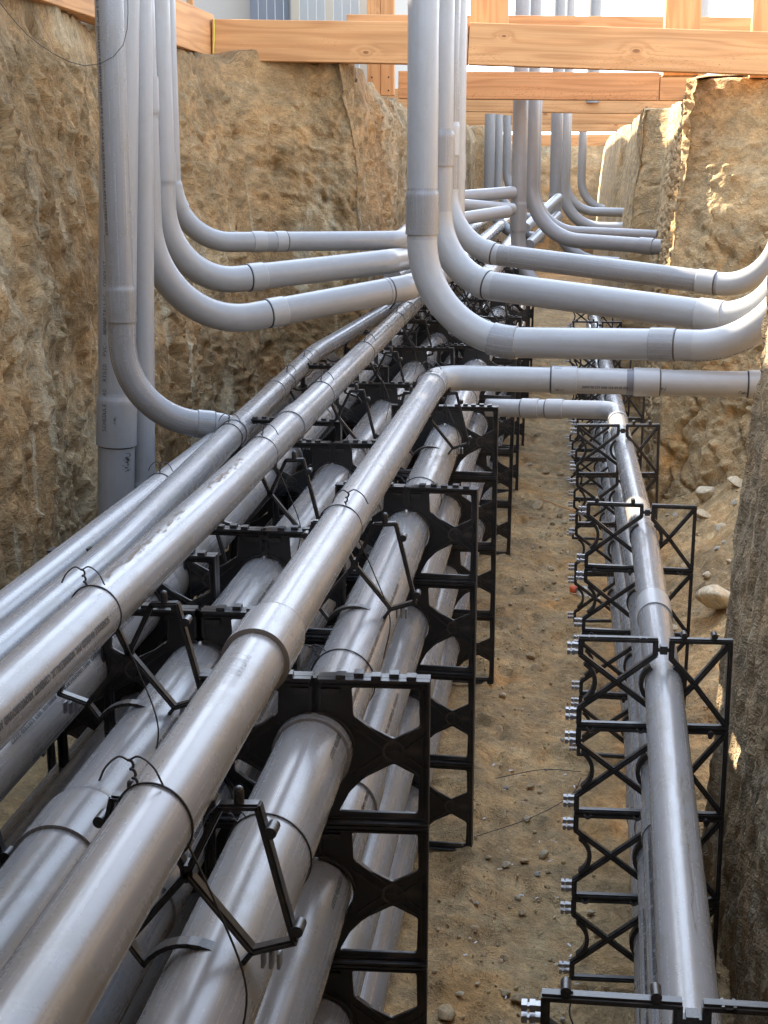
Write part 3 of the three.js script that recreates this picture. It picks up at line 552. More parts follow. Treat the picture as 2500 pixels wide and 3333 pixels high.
for (let i = 0; i < 3; i++) conduit('conduit_run', ['gray conduit of the raised far tier nearest the floor strip', 'gray conduit in the middle of the raised far tier', 'gray conduit of the raised far tier by the clay bank'][i], 'raised far tier', OD5, [V(-0.5 - 0.33 * i, 1.80, -10.4), V(-0.45 - 0.3 * i, 1.86, -22)], [], PVC[i], [], { seg: 24 });
console.log('conduits done');

// ================================================================ SPACERS
const PP = 0.357, QQ = 0.2907;
function ring(cx, cy, r0, r1, a0, a1, d, z) {
  const s = new THREE.Shape(); s.absarc(cx, cy, r1, a0, a1, false); s.absarc(cx, cy, r0, a1, a0, true);
  return new THREE.ExtrudeGeometry(s, { depth: d, bevelEnabled: false, curveSegments: 14 }).translate(0, 0, z - d / 2);
}
const bigHalf = (() => {   // right half of a big spacer cell: seam at x = 0
  const W = 0.262, c = PP / 2, Rs = 0.0875, s = new THREE.Shape(), a = Math.acos(0.005 / Rs);
  s.moveTo(0.005, 0.002); s.lineTo(W, 0.002); s.lineTo(W, PP - 0.002); s.lineTo(0.005, PP - 0.002); s.absarc(0, c, Rs, a, -a, true); s.lineTo(0.005, 0.002);
  const up = [[0.082, 0.026], [0.238, 0.026], [0.2405, 0.118], [0.18, 0.1495], [0.126, 0.122], [0.086, 0.096]];
  const soft = (pts) => { const p = new THREE.Path(), n = pts.length; for (let i = 0; i < n; i++) { const A = pts[(i + n - 1) % n], B = pts[i], C = pts[(i + 1) % n], k = 0.008, da = Math.hypot(A[0] - B[0], A[1] - B[1]), dc = Math.hypot(C[0] - B[0], C[1] - B[1]); const q = [B[0] + (A[0] - B[0]) * k / da, B[1] + (A[1] - B[1]) * k / da], e = [B[0] + (C[0] - B[0]) * k / dc, B[1] + (C[1] - B[1]) * k / dc]; if (i) p.lineTo(...q); else p.moveTo(...q); p.quadraticCurveTo(...B, ...e); } p.closePath(); return p; };
  s.holes.push(soft(up.map(([x, y]) => [x, PP - y])), soft([[0.052, 0.026], [0.238, 0.026], [0.2405, 0.118], [0.18, 0.1495], [0.112, 0.112], [0.078, 0.076]].reverse()));
  const list = [new THREE.ExtrudeGeometry(s, { depth: 0.007, bevelEnabled: true, bevelSize: 0.0012, bevelThickness: 0.0015, bevelSegments: 1, curveSegments: 14 }).translate(0, 0, -0.0035)];
  list.push(bx(W - 0.008, 0.006, 0.05, W / 2 + 0.004, 0.0045, -0.001), bx(W - 0.008, 0.006, 0.05, W / 2 + 0.004, PP - 0.0045, -0.001), bx(0.005, PP - 0.020, 0.05, W - 0.0022, PP / 2, -0.001));
  for (const [x, y] of [[0.252, 0.125], [0.252, PP - 0.125], [0.088, 0.108], [0.088, PP - 0.108]]) {   // paired ribs along the arms of the X
    const dx = x - 0.18, dy = y - c, L = Math.hypot(dx, dy), ux = dx / L, uy = dy / L;
    for (const e of [-0.010, 0.010]) list.push(bar(0.18 + ux * 0.026 - uy * e, c + uy * 0.026 + ux * e, x - uy * e, y + ux * e, 0.004, 0.017));
  }
  list.push(bar(0.012, 0.012, 0.25, 0.012, 0.004, 0.018), bar(0.012, PP - 0.022, 0.25, PP - 0.022, 0.004, 0.018), bar(0.246, 0.03, 0.246, PP - 0.03, 0.004, 0.018));
  list.push(ring(0, c, Rs, Rs + 0.006, -1.5, 1.5, 0.034, 0));
  list.push(bx(0.045, 0.014, 0.024, 0.034, PP - 0.035, 0.002), bx(0.006, 0.055, 0.02, 0.010, PP - 0.05, 0.002), bx(0.026, PP / 2 - Rs - 0.006, 0.005, -0.002, PP - (PP / 2 - Rs) / 2 - 0.001, 0.0075), bx(0.026, PP / 2 - Rs - 0.006, 0.005, -0.002, (PP / 2 - Rs) / 2 + 0.001, 0.0075));
  return merge(list);
})();
const bigHalfM = mirrorX(bigHalf);
const lugs = merge([0.06, 0.10, 0.14, 0.18, 0.22].map((x, i) => bx(0.022, 0.009, 0.030, x, PP + 0.004, i % 2 ? -0.008 : 0.008)));
const hubGeo = (() => {
  const t = [new THREE.CylinderGeometry(0.026, 0.026, 0.016, 20, 1, true).rotateX(Math.PI / 2), ring(0, 0, 0.020, 0.026, 0, 6.28318, 0.016, 0), bx(0.044, 0.006, 0.015), bx(0.006, 0.044, 0.015), new THREE.CylinderGeometry(0.007, 0.007, 0.019, 10).rotateX(Math.PI / 2)];
  return merge(t);
})();
const slimBar = (a, b, c, d, w = 0.016) => [bar(a, b, c, d, w, 0.018), bar(a, b, c, d, w * 0.4, 0.028)];
const arcBars = (cx, cy, r, a0, a1, n = 8, w = 0.013) => { const l = []; for (let i = 0; i < n; i++) { const p = a0 + (a1 - a0) * i / n, q = a0 + (a1 - a0) * (i + 1.15) / n; l.push(bar(cx + r * Math.cos(p), cy + r * Math.sin(p), cx + r * Math.cos(q), cy + r * Math.sin(q), w, 0.026)); } return l; };
const slimA = merge([   // waisted half with a seat on both sides
  ...slimBar(-0.256, 0.284, -0.018, 0.284), ...slimBar(-0.256, 0.0068, -0.018, 0.0068), ...slimBar(-0.2498, 0.284, -0.2498, 0.232), ...slimBar(-0.0242, 0.284, -0.0242, 0.236), ...slimBar(-0.2498, 0.0068, -0.2498, 0.059), ...slimBar(-0.0242, 0.0068, -0.0242, 0.055),
  ...slimBar(-0.252, 0.234, -0.022, 0.057), ...slimBar(-0.022, 0.238, -0.252, 0.057), ...arcBars(-0.276, 0.1454, 0.072, -0.95, 0.95), ...arcBars(0, 0.1454, 0.0645, Math.PI - 1.0, Math.PI + 1.0),
  bx(0.05, 0.012, 0.02, 0.0, 0.255, 0), bx(0.022, 0.026, 0.03, 0.0, 0.255, 0)]);
const slimB = merge([   // straight sided half with a K brace
  ...slimBar(0.018, 0.284, 0.206, 0.284), ...slimBar(0.018, 0.0068, 0.206, 0.0068), ...slimBar(0.1995, 0.284, 0.1995, 0.0068, 0.014), ...slimBar(0.0242, 0.284, 0.0242, 0.225), ...slimBar(0.0242, 0.0068, 0.0242, 0.066),
  ...slimBar(0.096, 0.1454, 0.198, 0.278), ...slimBar(0.096, 0.1454, 0.198, 0.013), ...slimBar(0.098, 0.1454, 0.022, 0.228), ...slimBar(0.098, 0.1454, 0.022, 0.063), ...arcBars(0, 0.1454, 0.0645, -1.0, 1.0)]);
const pegGeo = merge([bx(0.012, 0.011, 0.016, -0.262, 0, 0), bx(0.010, 0.014, 0.02, -0.272, 0, 0), bx(0.006, 0.005, 0.012, -0.279, 0, 0), bx(0.010, 0.013, 0.02, -0.286, 0, 0)]);
const knobGeo = merge([new THREE.CylinderGeometry(0.0095, 0.0095, 0.036, 14).rotateX(Math.PI / 2).translate(0, 0.012, 0), bx(0.010, 0.012, 0.024, 0, 0.002, 0)]);
const cupGeo = ring(0, 0.002, 0.0075, 0.0125, Math.PI * 1.02, Math.PI * 1.98, 0.028, 0);
function bigSpacer(skip = 0) {
  const g = thing('conduit_spacer');
  for (let j = skip; j < 4; j++) for (const s of [1, -1]) {
    const h = mesh('spacer_half', s > 0 ? bigHalf : bigHalfM, blackPlastic, g); h.position.y = PP * (3 - j);
    const hub = mesh('hub', hubGeo, blackPlastic, h); hub.position.set(s * 0.18, PP / 2, 0);
    if (j === skip) { const l = mesh('lug_row', lugs, blackPlastic, h); if (s < 0) { l.position.x = -0.28; } }
  }
  return g;
}
function slimSpacer(even) {
  const g = thing('conduit_spacer');
  for (let j = 0; j < 4; j++) {
    const a = mesh('waisted_half', slimA, blackPlastic, g), b = mesh('braced_half', slimB, blackPlastic, g); a.position.y = b.position.y = QQ * (3 - j);
    for (const y of [0.262, 0.240, 0.050, 0.028]) mesh('peg', pegGeo, steelPin, a).position.y = y;
    for (const [p, x] of [[a, -0.215], [a, -0.062], [b, 0.06], [b, 0.15]]) { const k = (p === a) === even, m = mesh(k ? 'knob' : 'cup', k ? knobGeo : cupGeo, blackPlastic, p); m.position.set(x, 0.29, j ? 0.012 : 0); if (j && k) m.position.y = 0.272; }
  }
  return g;
}
function place(proto, first, label, group, [x, y, z], tilt = 0, turn = 0) {
  const o = first ? proto : proto.clone(); o.name = proto.name.replace(/_\d{3}$/, ''); o.position.set(x, y, z); o.rotation.set(0, turn, tilt);
  return tag(o, label, 'spacer', group);
}
const big = bigSpacer(); let firstBig = true;
const order = ['first', 'second', 'third', 'fourth', 'fifth', 'sixth', 'seventh', 'eighth', 'ninth'];
[[-0.525, [3.09, 5.16, 7.05, 9.61, 11.6, 13.6, 15.6, 17.6], 'column beside the open trench floor'], [-0.915, [3.57, 4.45, 6.0, 7.78, 9.47, 11.2, 13.2], 'middle column of the bank'], [-1.245, [4.12, 6.55, 8.5, 10.4, 12.4], 'column under the dropped conduit']].forEach(([x, zs, where], c) => zs.forEach((z, i) => {
  place(big, firstBig, `${order[i]} tall black plate spacer along the ${where}`, 'black plate spacers holding large conduits', [x, 0, -z], rr(-0.011, 0.011), rr(-0.05, 0.05)); firstBig = false;
}));
const low = bigSpacer(1); [3.0, 4.9, 7.2, 9.2].forEach((z, i) => place(low, i === 0, `${order[i]} lower black plate spacer along the column next to the clay bank`, 'black plate spacers holding large conduits', [-1.575, 0, -z]));
const slimE = slimSpacer(true), slimO = slimSpacer(false); let fe = true, fo = true;
[[0.275, 2.27], [0.359, 4.28], [0.404, 6.13], [0.409, 8.16], [0.416, 10.1], [0.42, 12], [0.425, 14], [0.43, 16]].forEach(([x, z], i) => {
  const even = i % 2 === 0; place(even ? slimE : slimO, even ? fe : fo, `${order[i]} black lattice spacer along the slim column of conduits`, 'black lattice spacers', [x, 0, -z], rr(-0.014, 0.014), rr(-0.05, 0.05)); if (even) fe = false; else fo = false;
});
// cradles: lattice pieces straddling a large conduit and carrying a small one above it
const cradleSide = (() => {
  const q = (a, b, c, d) => slimBar(a, b, c, d, 0.0115);
  return merge([...q(0.055, 0.0, 0.118, 0.004), ...q(0.116, 0.006, 0.172, -0.222), ...q(0.174, -0.222, 0.102, -0.246), ...q(0.104, -0.246, 0.0, -0.118), ...q(0.058, 0.002, 0.0, -0.118)]);
})();
const cradleGeo = merge([cradleSide, mirrorX(cradleSide), ...arcBars(0, 0.062, 0.0640, Math.PI * 1.5 - 0.75, Math.PI * 1.5 + 0.75, 8, 0.010), ...arcBars(0, -0.33, 0.090, Math.PI / 2 - 1.0, Math.PI / 2 + 1.0, 10, 0.008), ...slimBar(0.076, -0.282, 0.104, -0.244, 0.009), ...slimBar(-0.076, -0.282, -0.104, -0.244, 0.009), ...slimBar(0, -0.10, 0, -0.13, 0.02)]);
const stubGeo = merge([new THREE.CapsuleGeometry(0.0085, 0.018, 3, 8).translate(0, 0.018, 0)]);
const sideKnob = new THREE.CylinderGeometry(0.010, 0.010, 0.032, 12).rotateX(Math.PI / 2);
const pinGeo = merge([-0.02, -0.007, 0.006].map((x) => bx(0.005, 0.026, 0.02, x, -0.016, 0)));
function cradle() {
  const g = thing('conduit_cradle'), f = mesh('frame', cradleGeo, blackPlastic, g);
  for (const s of [1, -1]) {
    mesh('stub', stubGeo, blackPlastic, f).position.set(s * 0.086, 0, 0); mesh('knob', sideKnob, blackPlastic, f).position.set(s * 0.138, -0.035, 0); mesh('knob', sideKnob, blackPlastic, f).position.set(s * 0.178, -0.2, 0);
    mesh('pin_row', pinGeo, steelPin, f).position.set(s * 0.14, -0.242, 0);
  }
  return g;
}
const cr = cradle(); let fc = true;
function addCradle(x, y, z, label, tilt = 0) { place(cr, fc, label, 'black lattice cradles under the upper conduits', [x, y, z], tilt, rr(-0.03, 0.03)).userData.category = 'cradle'; fc = false; }
[2.06, 3.93, 6.42].forEach((z, i) => addCradle(i ? -0.545 : -0.555, 1.578, -z, `${order[i]} black cradle lifting the conduit that turns to cross the trench`));
[1.6, 3.1, 4.82, 6.45, 7.9, 9.7, 11.3].forEach((z, i) => addCradle(-0.95 - 0.006 * i, 1.578, -z, `${order[i]} black cradle under the mud smeared conduit`));
[2.6, 4.75].forEach((z, i) => addCradle(-1.25 - 0.02 * i, 1.398, -z, `${order[i]} black cradle under the conduit that drops from the clay bank`));
[3.4, 5.55, 8.1, 9.4].forEach((z, i) => addCradle(-1.435, 1.336, -z, `${order[i]} black cradle under the dusty conduit against the clay`));
for (let i = 0; i < 3; i++) for (let k = 0; k < 8; k++) addCradle(-0.5 - 0.33 * i + 0.006 * k, 1.735, -10.7 - k * 0.95 - 0.3 * i, `${order[k]} black cradle under the ${['floor side', 'middle', 'clay side'][i]} conduit of the far tier`, rr(-0.12, 0.12));
console.log('spacers done');

// ================================================================ WIRE TIES
function tie(x, y, z, r, label, loop, tail, z2) {
  const g = thing('wire_tie'), R = r + 0.0022, pts = [];
  for (let i = 0; i < 24; i++) { const a = i / 24 * Math.PI * 2; pts.push(V(x + R * Math.cos(a), y + R * Math.sin(a), z + 0.012 * Math.cos(a * 1))); }
  mesh('band', tube(pts, 0.0019, 6, true, 64), blackWire, g);
  const top = V(x + R * Math.cos(loop), y + R * Math.sin(loop), z + 0.012 * Math.cos(loop)), o = V(Math.cos(loop), Math.sin(loop), 0);
  const tw = []; for (let i = 0; i < 12; i++) { const a = i * 1.5; tw.push(top.clone().addScaledVector(o, 0.003 + i * 0.0028).add(V(0.003 * Math.cos(a), 0.003 * Math.sin(a), -i * 0.0016))); }
  mesh('twist', tube(tw, 0.0024, 6), blackWire, g);
  const e = tw[11];
  mesh('loose_end', tube([e.clone(), e.clone().add(V(0.018, 0.010, 0.008)), e.clone().add(V(0.042, 0.000, 0.02)), e.clone().add(V(0.058, -0.022, 0.03))], 0.0017), blackWire, g);
  mesh('loose_end', tube([e.clone(), e.clone().add(V(-0.012, 0.008, 0.006)), e.clone().add(V(-0.028, -0.004, 0.018)), e.clone().add(V(-0.036, -0.022, 0.026))], 0.0017), blackWire, g);
  if (tail) mesh('hold_down', tube([V(x + R * 0.8, y - R * 0.5, z), V(x + 0.09, y - 0.12, z + 0.01), V(x + 0.135, y - 0.24, z + 0.03), V(x + 0.12, y - 0.34, z + 0.05)], 0.0017), blackWire, g);
  return tag(g, label, 'wire tie', 'black wire ties');
}
[[1.86, 2.0], [3.64, 1.35], [6.27, 1.6]].forEach(([z, a], i) => tie(-0.548 + 0.005 * i, 1.64, -z, OD4, `${order[i]} black wire tie around the conduit that turns to cross the trench`, a, true));
[[2.83, 1.9], [4.6, 1.5], [5.9, 1.55], [7.36, 1.5], [9.0, 1.5]].forEach(([z, a], i) => tie(-0.943 - 0.008 * Math.max(0, z - 4), 1.64, -z, OD4, `${order[i]} black wire tie around the mud smeared conduit`, a, true));
tie(-1.34, 1.462, -5.86, OD4, 'black wire tie just below the short elbow against the clay bank', 1.6, true);
[[5.12, 1.6], [7.9, 1.5], [8.6, 1.5]].forEach(([z, a], i) => tie(-1.435 - (z > 6.6 ? 0.033 * (z - 6.6) : 0), 1.4, -z, OD4, `${order[i]} black wire tie around the dusty conduit against the clay`, a, false));
[[-0.525, 3.55, 0], [-0.525, 5.75, 0], [-0.525, 2.55, 0]].forEach(([x, z], i) => tie(x, ROWY(0), -z, OD6, `${order[i]} black wire tie around a large conduit in the top row`, 2.4, false));
function wire(label, pts, r = 0.0018, mat = blackWire) { return tag(mesh('loose_wire', tube(pts.map((p) => V(...p)), r), mat), label, 'wire', 'loose wires'); }
wire('black wire curling from the floor to the slim conduit column', [[0.06, 1.165, -2.27], [0.07, 0.9, -2.6], [0.16, 0.55, -3.0], [0.30, 0.42, -3.4]]);
wire('pair of thin wires sagging between the edge timber and the risers', [[-2.52, 3.55, -4.6], [-2.35, 3.40, -5.2], [-2.2, 3.28, -5.5], [-2.05, 3.04, -5.75], [-1.86, 2.95, -5.8], [-1.73, 3.02, -5.84], [-1.70, 3.3, -5.86], [-1.70, 3.7, -5.88]], 0.0016);
wire('long thin wire lying on the soil floor', [[-0.25, 0.035, -5.2], [-0.05, 0.05, -5.35], [0.12, 0.05, -5.6], [0.16, 0.06, -5.75]]);
wire('short thin wire lying on the soil floor beside the long one', [[-0.2, 0.04, -5.75], [0.0, 0.06, -5.82], [0.16, 0.05, -5.84]]);
console.log('ties done');

// ================================================================ FENCES ON THE GROUND ABOVE
const hoardMat = new THREE.MeshStandardMaterial({ color: new THREE.Color().setRGB(0.36, 0.35, 0.31), roughness: 0.85 });
const steel = new THREE.MeshStandardMaterial({ color: new THREE.Color().setRGB(0.42, 0.43, 0.44), roughness: 0.45, metalness: 0.7 });
{   // added plywood hoarding to shade the trench; openings placed to throw sun patches
  const holes = [[7.53, 4.05, 0.14, 0.34], [7.99, 4.05, 0.15, 0.34], [9.14, 4.36, 0.36, 0.3], [11.24, 4.36, 0.24, 0.3], [16.7, 5.4, 0.6, 0.3], [21.3, 5.4, 0.6, 0.3]];
  for (let i = 0; i < 16; i++) {
    const z0 = 2.6 - i * 2.44, L = 2.438, H = i < 7 ? 2.30 : 3.6, s = new THREE.Shape([[0, 0.02], [L, 0.02], [L, H], [0, H]].map((q) => new THREE.Vector2(...q)));
    for (const [hz, hy, w, h] of holes) { const a = z0 + hz; if (a - w / 2 > 0.03 && a + w / 2 < L - 0.03) s.holes.push(new THREE.Path([[a - w / 2, hy - h / 2 - GROUND], [a - w / 2, Math.min(hy + h / 2 - GROUND, H - 0.05)], [a + w / 2, Math.min(hy + h / 2 - GROUND, H - 0.05)], [a + w / 2, hy - h / 2 - GROUND]].map((q) => new THREE.Vector2(...q)))); }
    const g = thing('added_hoarding_panel');
    mesh('sheet', new THREE.ExtrudeGeometry(s, { depth: 0.018, bevelEnabled: false }).rotateY(Math.PI / 2), hoardMat, g);
    for (const x of [0.12, L - 0.12]) mesh('stake', bx(0.06, H + 0.05, 0.06, -0.035, H / 2, -x), WOOD[2], g);
    g.position.set(-2.98, GROUND - 0.02, z0); tag(g, 'added plywood hoarding panel behind the edge timber, shading the trench', 'fence panel', 'added plywood hoarding panels');
  }
}
{   // slatted fence behind the crossing beams
  const tones = [[0.40, 0.43, 0.43], [0.22, 0.26, 0.31], [0.50, 0.47, 0.38]].map((c) => new THREE.MeshStandardMaterial({ color: new THREE.Color().setRGB(...c), roughness: 0.6 }));
  const slat = new THREE.BoxGeometry(0.074, 1.9, 0.012), names = ['slatted fence panel with pale tan slats', 'slatted fence panel with dark blue gray slats', 'slatted fence panel with mixed gray slats beside the twin board post', 'slatted fence panel farthest from the twin board post'];
  [[-2.55, 2], [-3.45, 1], [-4.35, 0], [-5.25, 0]].forEach(([x0, tone], k) => {
    const g = thing('slatted_fence_panel');
    for (let i = 0; i < 11; i++) mesh('slat', slat, tones[k === 0 ? (i % 4 ? 0 : 2) : tone], g).position.set(0.04 + i * 0.081, 1.0, 0);
    for (const y of [0.25, 1.1, 1.75]) mesh('rail', bx(0.88, 0.04, 0.03, 0.44, y, -0.025), steel, g);
    mesh('post', new THREE.CylinderGeometry(0.03, 0.03, 2.1, 12).translate(0, 1.05, -0.03), steel, g);
    g.position.set(x0, GROUND - 0.05, -14.2 - 0.1 * k); tag(g, names[[2, 1, 0, 3][k]], 'fence', 'slatted fence panels beyond the beams');
  });
  tag(mesh('fence_stake', new RoundedBoxGeometry(0.05, 2.2, 0.05, 2, 0.004), WOOD[2]), 'brown wooden stake standing above the edge timber', 'stake').position.set(-2.80, GROUND + 1.05, -11.3);
}

// ================================================================ STONES AND LITTER
const stoneGeos = [];
for (let k = 0; k < 7; k++) {
  let g = new THREE.IcosahedronGeometry(1, 3); g.deleteAttribute('uv'); g.deleteAttribute('normal'); g = mergeVertices(g); const p = g.attributes.position, sx = rr(0.9, 1.25), sy = rr(0.55, 0.8), sz = rr(0.8, 1.0);
  const cuts = []; for (let i = 0; i < 15; i++) cuts.push([V(rr(-1, 1), rr(-1, 1), rr(-1, 1)).normalize(), rr(0.5, 0.82)]);
  for (let i = 0; i < p.count; i++) {
    const v = V().fromBufferAttribute(p, i); for (const [n, d] of cuts) { const e = v.dot(n) - d; if (e > 0) v.addScaledVector(n, -e * 0.985); }
    v.multiplyScalar(1 + 0.12 * fbm(v.x * 3 + k * 7, v.y * 2, v.z * 2, 3)); p.setXYZ(i, v.x * sx, v.y * sy, v.z * sz);
  }
  const uv = []; for (let i = 0; i < p.count; i++) uv.push(p.getX(i) * 0.25 + 0.3 * k, p.getZ(i) * 0.25 + p.getY(i) * 0.2);
  g.setAttribute('uv', new THREE.Float32BufferAttribute(uv, 2)); g.computeVertexNormals(); stoneGeos.push(g);
}
const smallGeos = stoneGeos.slice(0, 5).map((_, k) => { let g = new THREE.IcosahedronGeometry(1, 1); g.deleteAttribute('uv'); g.deleteAttribute('normal'); g = mergeVertices(g); const p = g.attributes.position; for (let i = 0; i < p.count; i++) { const v = V().fromBufferAttribute(p, i); v.multiplyScalar(1 + 0.5 * n3(v.x * 1.3 + k * 5, v.y * 1.3, v.z * 1.3)); p.setXYZ(i, v.x * 1.1, v.y * 0.66, v.z * 0.9); } const uv = []; for (let i = 0; i < p.count; i++) uv.push(p.getX(i) * 0.1 + k * 0.2, p.getZ(i) * 0.1); g.setAttribute('uv', new THREE.Float32BufferAttribute(uv, 2)); g.computeVertexNormals(); return g; });
const stoneMat = [[0.70, 0.51, 0.30], [0.80, 0.66, 0.46], [0.64, 0.57, 0.48], [0.50, 0.35, 0.20]].map((c) => new THREE.MeshStandardMaterial({ color: new THREE.Color().setRGB(...c), map: soilMap, bumpMap: soilBump, bumpScale: 0.0008, roughness: 0.92 }));
function stone(x, z, r, tone, label, group, dy = 0) {
  const small = r < 0.012, m = mesh(r > 0.1 ? 'boulder' : 'stone', small ? smallGeos[Math.floor(rnd() * 5)] : stoneGeos[Math.floor(rnd() * 7)], stoneMat[tone]);
  m.scale.setScalar(r); m.rotation.set(rr(-0.25, 0.25), rr(0, 6.28), rr(-0.25, 0.25)); m.position.set(x, floorBase(x, z) + r * 0.30 + 0.006 + dy, z);
  return tag(m, label, 'stone', group);
}
stone(0.99, -8.07, 0.15, 1, 'large pale boulder lying on the loose soil in the bay');
stone(1.02, -7.93, 0.042, 2, 'fist sized gray stone leaning on the large pale boulder');
stone(1.13, -10.43, 0.10, 1, 'broad tan lump of soil on the mound in the bay');
stone(1.30, -10.2, 0.078, 1, 'brown boulder on the mound below the bank of the bay');
stone(1.06, -10.1, 0.07, 1, 'second tan lump beside the broad one on the mound');
stone(-0.27, -3.95, 0.046, 0, 'dark brown stone beside the foot of a plate spacer');
stone(-0.05, -4.09, 0.037, 3, 'rounded brown stone between two smaller ones on the soil floor');
stone(0.012, -4.08, 0.026, 1, 'pale angular stone touching the rounded brown one');
stone(-0.13, -5.07, 0.021, 1, 'pale pointed stone standing on the soil floor');
const SF = 'stones on the trench floor', SB = 'stones on the loose soil in the bay';
for (const [x, z, r, t] of [[-0.1, -4.11, 0.022, 0], [-0.2, -5.09, 0.017, 0], [-0.06, -5.11, 0.021, 0], [-0.06, -5.49, 0.021, 1], [-0.06, -4.71, 0.018, 0], [-0.05, -5.76, 0.024, 0], [-0.01, -5.74, 0.012, 0], [-0.11, -4.35, 0.017, 0], [-0.24, -4.09, 0.015, 1], [0.18, -4.75, 0.02, 1], [0.2, -4.6, 0.017, 0], [-0.22, -4.55, 0.017, 0], [-0.19, -4.16, 0.013, 1], [0.01, -5.19, 0.024, 1], [-0.08, -4.8, 0.015, 1], [0.22, -4.29, 0.02, 0], [0.17, -4.26, 0.018, 0], [0.04, -4.41, 0.014, 0], [0.06, -4.38, 0.012, 1], [0.02, -4.18, 0.018, 0], [-0.15, -14.2, 0.05, 0], [-0.2, -12.81, 0.03, 1], [-0.04, -12.51, 0.05, 0], [0.07, -12.42, 0.045, 0], [0.13, -9.75, 0.021, 1], [0.02, -9.35, 0.024, 1], [0.08, -10.23, 0.024, 0], [-0.01, -10.21, 0.026, 0], [0.02, -10.63, 0.027, 1], [-0.1, -11.11, 0.05, 0], [0.11, -10.68, 0.027, 1], [-0.08, -7.45, 0.032, 0], [-0.05, -7.26, 0.038, 0], [-0.21, -6.82, 0.024, 1], [-0.21, -6.42, 0.023, 0], [0.04, -9.0, 0.024, 0], [0.07, -10.9, 0.036, 1]]) stone(x, z, r, t, 'small stone lying on the trench floor', SF);
for (const [x, z, r, t] of [[1.06, -8.3, 0.019, 0], [0.97, -8.76, 0.044, 1], [1.26, -9.95, 0.032, 2], [1.13, -9.66, 0.056, 1], [1.3, -10.4, 0.022, 0], [1.41, -10.0, 0.032, 1], [1.39, -9.8, 0.031, 1], [1.0, -9.9, 0.026, 0], [0.92, -10.6, 0.029, 2], [0.87, -9.23, 0.03, 0], [0.71, -8.09, 0.048, 1], [1.11, -8.87, 0.024, 1]]) stone(x, z, r, t, 'small stone lying on loose soil in the bay', SB);
for (let i = 0; i < 32; i++) { const z = -3.6 - 8.5 * Math.pow(rnd(), 1.3); stone(rr(-0.24, 0.12), z, rr(0.005, 0.014) * (1 + 0.04 * -z), Math.floor(rnd() * 3), 'small stone lying on the trench floor', SF); }
for (let i = 0; i < 50; i++) { const z = rr(-6.0, -11), x = rr(0.68, 1.5); stone(x, z, rr(0.008, 0.03), Math.floor(rnd() * 3), 'small stone lying on loose soil in the bay', SB); }
for (let i = 0; i < 60; i++) { const z = rr(-3.4, -5.3), x = rr(0.5, 0.70); stone(x, z, rr(0.010, 0.026), rnd() < 0.6 ? 3 : 0, 'clod of dark soil at the foot of the weathered slab', 'clods by the slab'); }
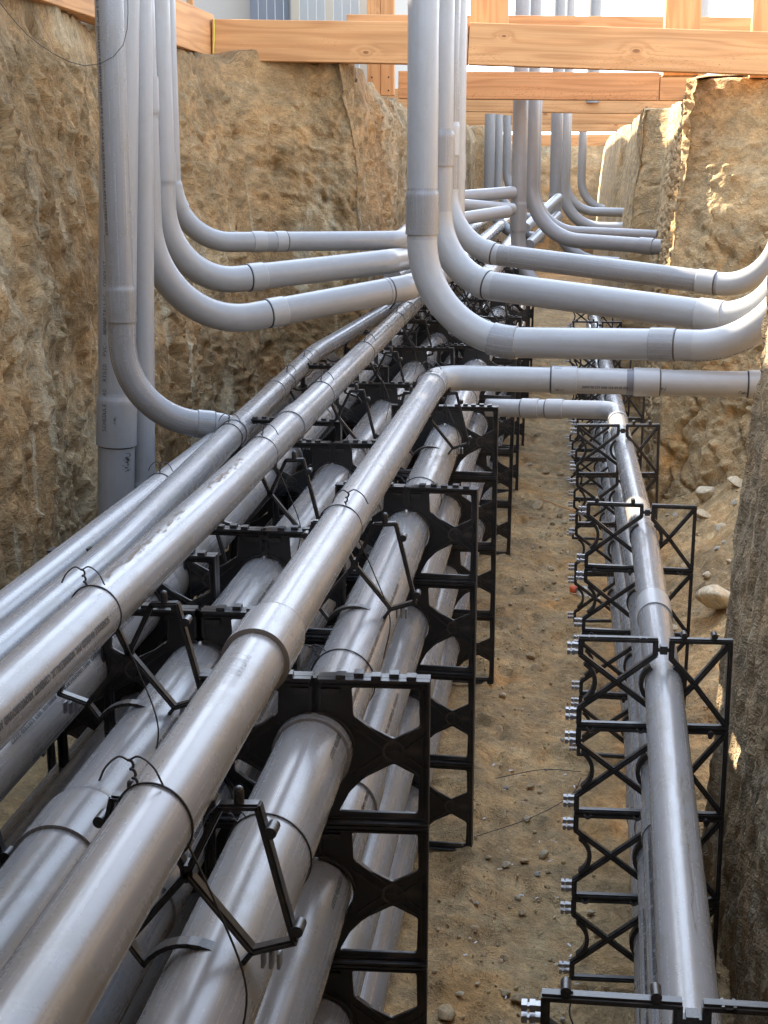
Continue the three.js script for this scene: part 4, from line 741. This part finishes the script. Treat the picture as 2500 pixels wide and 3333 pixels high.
{   // gravel and crumbs too many to count
  const N = 1700, m = new THREE.InstancedMesh(smallGeos[1], stoneMat[0], N), q = new THREE.Object3D(), c = new THREE.Color();
  for (let i = 0; i < N; i++) {
    const t = rnd(); let x, z; if (t < 0.5) { x = rr(-0.36, 0.2); z = -3.3 - 9 * Math.pow(rnd(), 1.6); } else if (t < 0.8) { x = rr(0.62, 1.6); z = rr(-5.5, -11.2); } else { x = rr(0.45, 0.72); z = rr(-3, -5.6); }
    q.position.set(x, floorBase(x, z) + 0.006, z); q.rotation.set(rr(0, 6), rr(0, 6), rr(0, 6)); q.scale.setScalar(0.0025 + 0.008 * Math.pow(rnd(), 2.5)); q.updateMatrix(); m.setMatrixAt(i, q.matrix);
    const k = rr(0.9, 1.5); m.setColorAt(i, c.setRGB(k, k * rr(0.94, 1.04), k * rr(0.85, 1.1)));
  }
  m.name = 'gravel'; m.castShadow = m.receiveShadow = true; tag(m, 'loose gravel and crumbs scattered over the soil', 'gravel', null, 'stuff');
  const chips = new THREE.InstancedMesh(new THREE.BoxGeometry(0.014, 0.0015, 0.005), new THREE.MeshStandardMaterial({ color: new THREE.Color().setRGB(0.75, 0.76, 0.77), roughness: 0.6 }), 36);
  for (let i = 0; i < 36; i++) { const x = rr(-0.26, 0.14), z = -3.9 - 2.4 * Math.pow(rnd(), 1.2); q.position.set(x, floorBase(x, z) + 0.018, z); q.rotation.set(rr(-0.4, 0.4), rr(0, 6), rr(-0.4, 0.4)); q.scale.setScalar(rr(0.5, 1.3)); q.updateMatrix(); chips.setMatrixAt(i, q.matrix); }
  chips.name = 'plastic_shavings'; tag(chips, 'white plastic shavings strewn on the trodden soil', 'shavings', null, 'stuff');
}
{
  const g = thing('bottle'), clear = new THREE.MeshPhysicalMaterial({ color: 0xf4f8fa, transmission: 0.92, roughness: 0.08, thickness: 0, ior: 1.45 });
  mesh('body', new THREE.LatheGeometry([[0.001, 0.20], [0.028, 0.198], [0.032, 0.19], [0.032, 0.13], [0.030, 0.12], [0.032, 0.11], [0.032, 0.06], [0.024, 0.03], [0.013, 0.012]].map((p) => new THREE.Vector2(...p)), 20).rotateZ(-Math.PI / 2), clear, g);
  mesh('cap', new THREE.LatheGeometry([[0.001, -0.012], [0.021, -0.010], [0.024, 0.0], [0.024, 0.022], [0.014, 0.03]].map((p) => new THREE.Vector2(...p)), 20).rotateZ(-Math.PI / 2), new THREE.MeshStandardMaterial({ color: new THREE.Color().setRGB(0.78, 0.14, 0.04), roughness: 0.45 }), g);
  g.position.set(0.15, floorBase(0.15, -8.75) + 0.035, -8.75); g.rotation.y = -0.5; tag(g, 'clear plastic bottle with an orange cap lying beside the lattice spacers', 'bottle');
}
tag(mesh('wooden_stick', new THREE.CylinderGeometry(0.005, 0.006, 0.36, 7).rotateZ(Math.PI / 2 - 0.35), WOOD[1]), 'thin pale stick leaning on the soil by the lattice spacers', 'stick').position.set(0.09, 0.12, -10.6);
const yellow = new THREE.MeshStandardMaterial({ color: new THREE.Color().setRGB(0.72, 0.72, 0.08), roughness: 0.6 });
tag(mesh('cord', tube([V(-2.47, 3.37, -6.25), V(-2.45, 3.31, -6.3), V(-2.43, 3.255, -6.33), V(-2.44, 3.235, -6.37), V(-2.47, 3.245, -6.42)], 0.006), yellow), 'yellow cord end hanging over the clay bank', 'cord');
tag(mesh('cord', tube([V(-2.50, 3.62, -10.77), V(-2.50, 3.5, -10.765), V(-2.51, 3.38, -10.77)], 0.005), yellow), 'yellow cord between the edge timber and the beam that meets it', 'cord');
renderer.render(scene, camera);
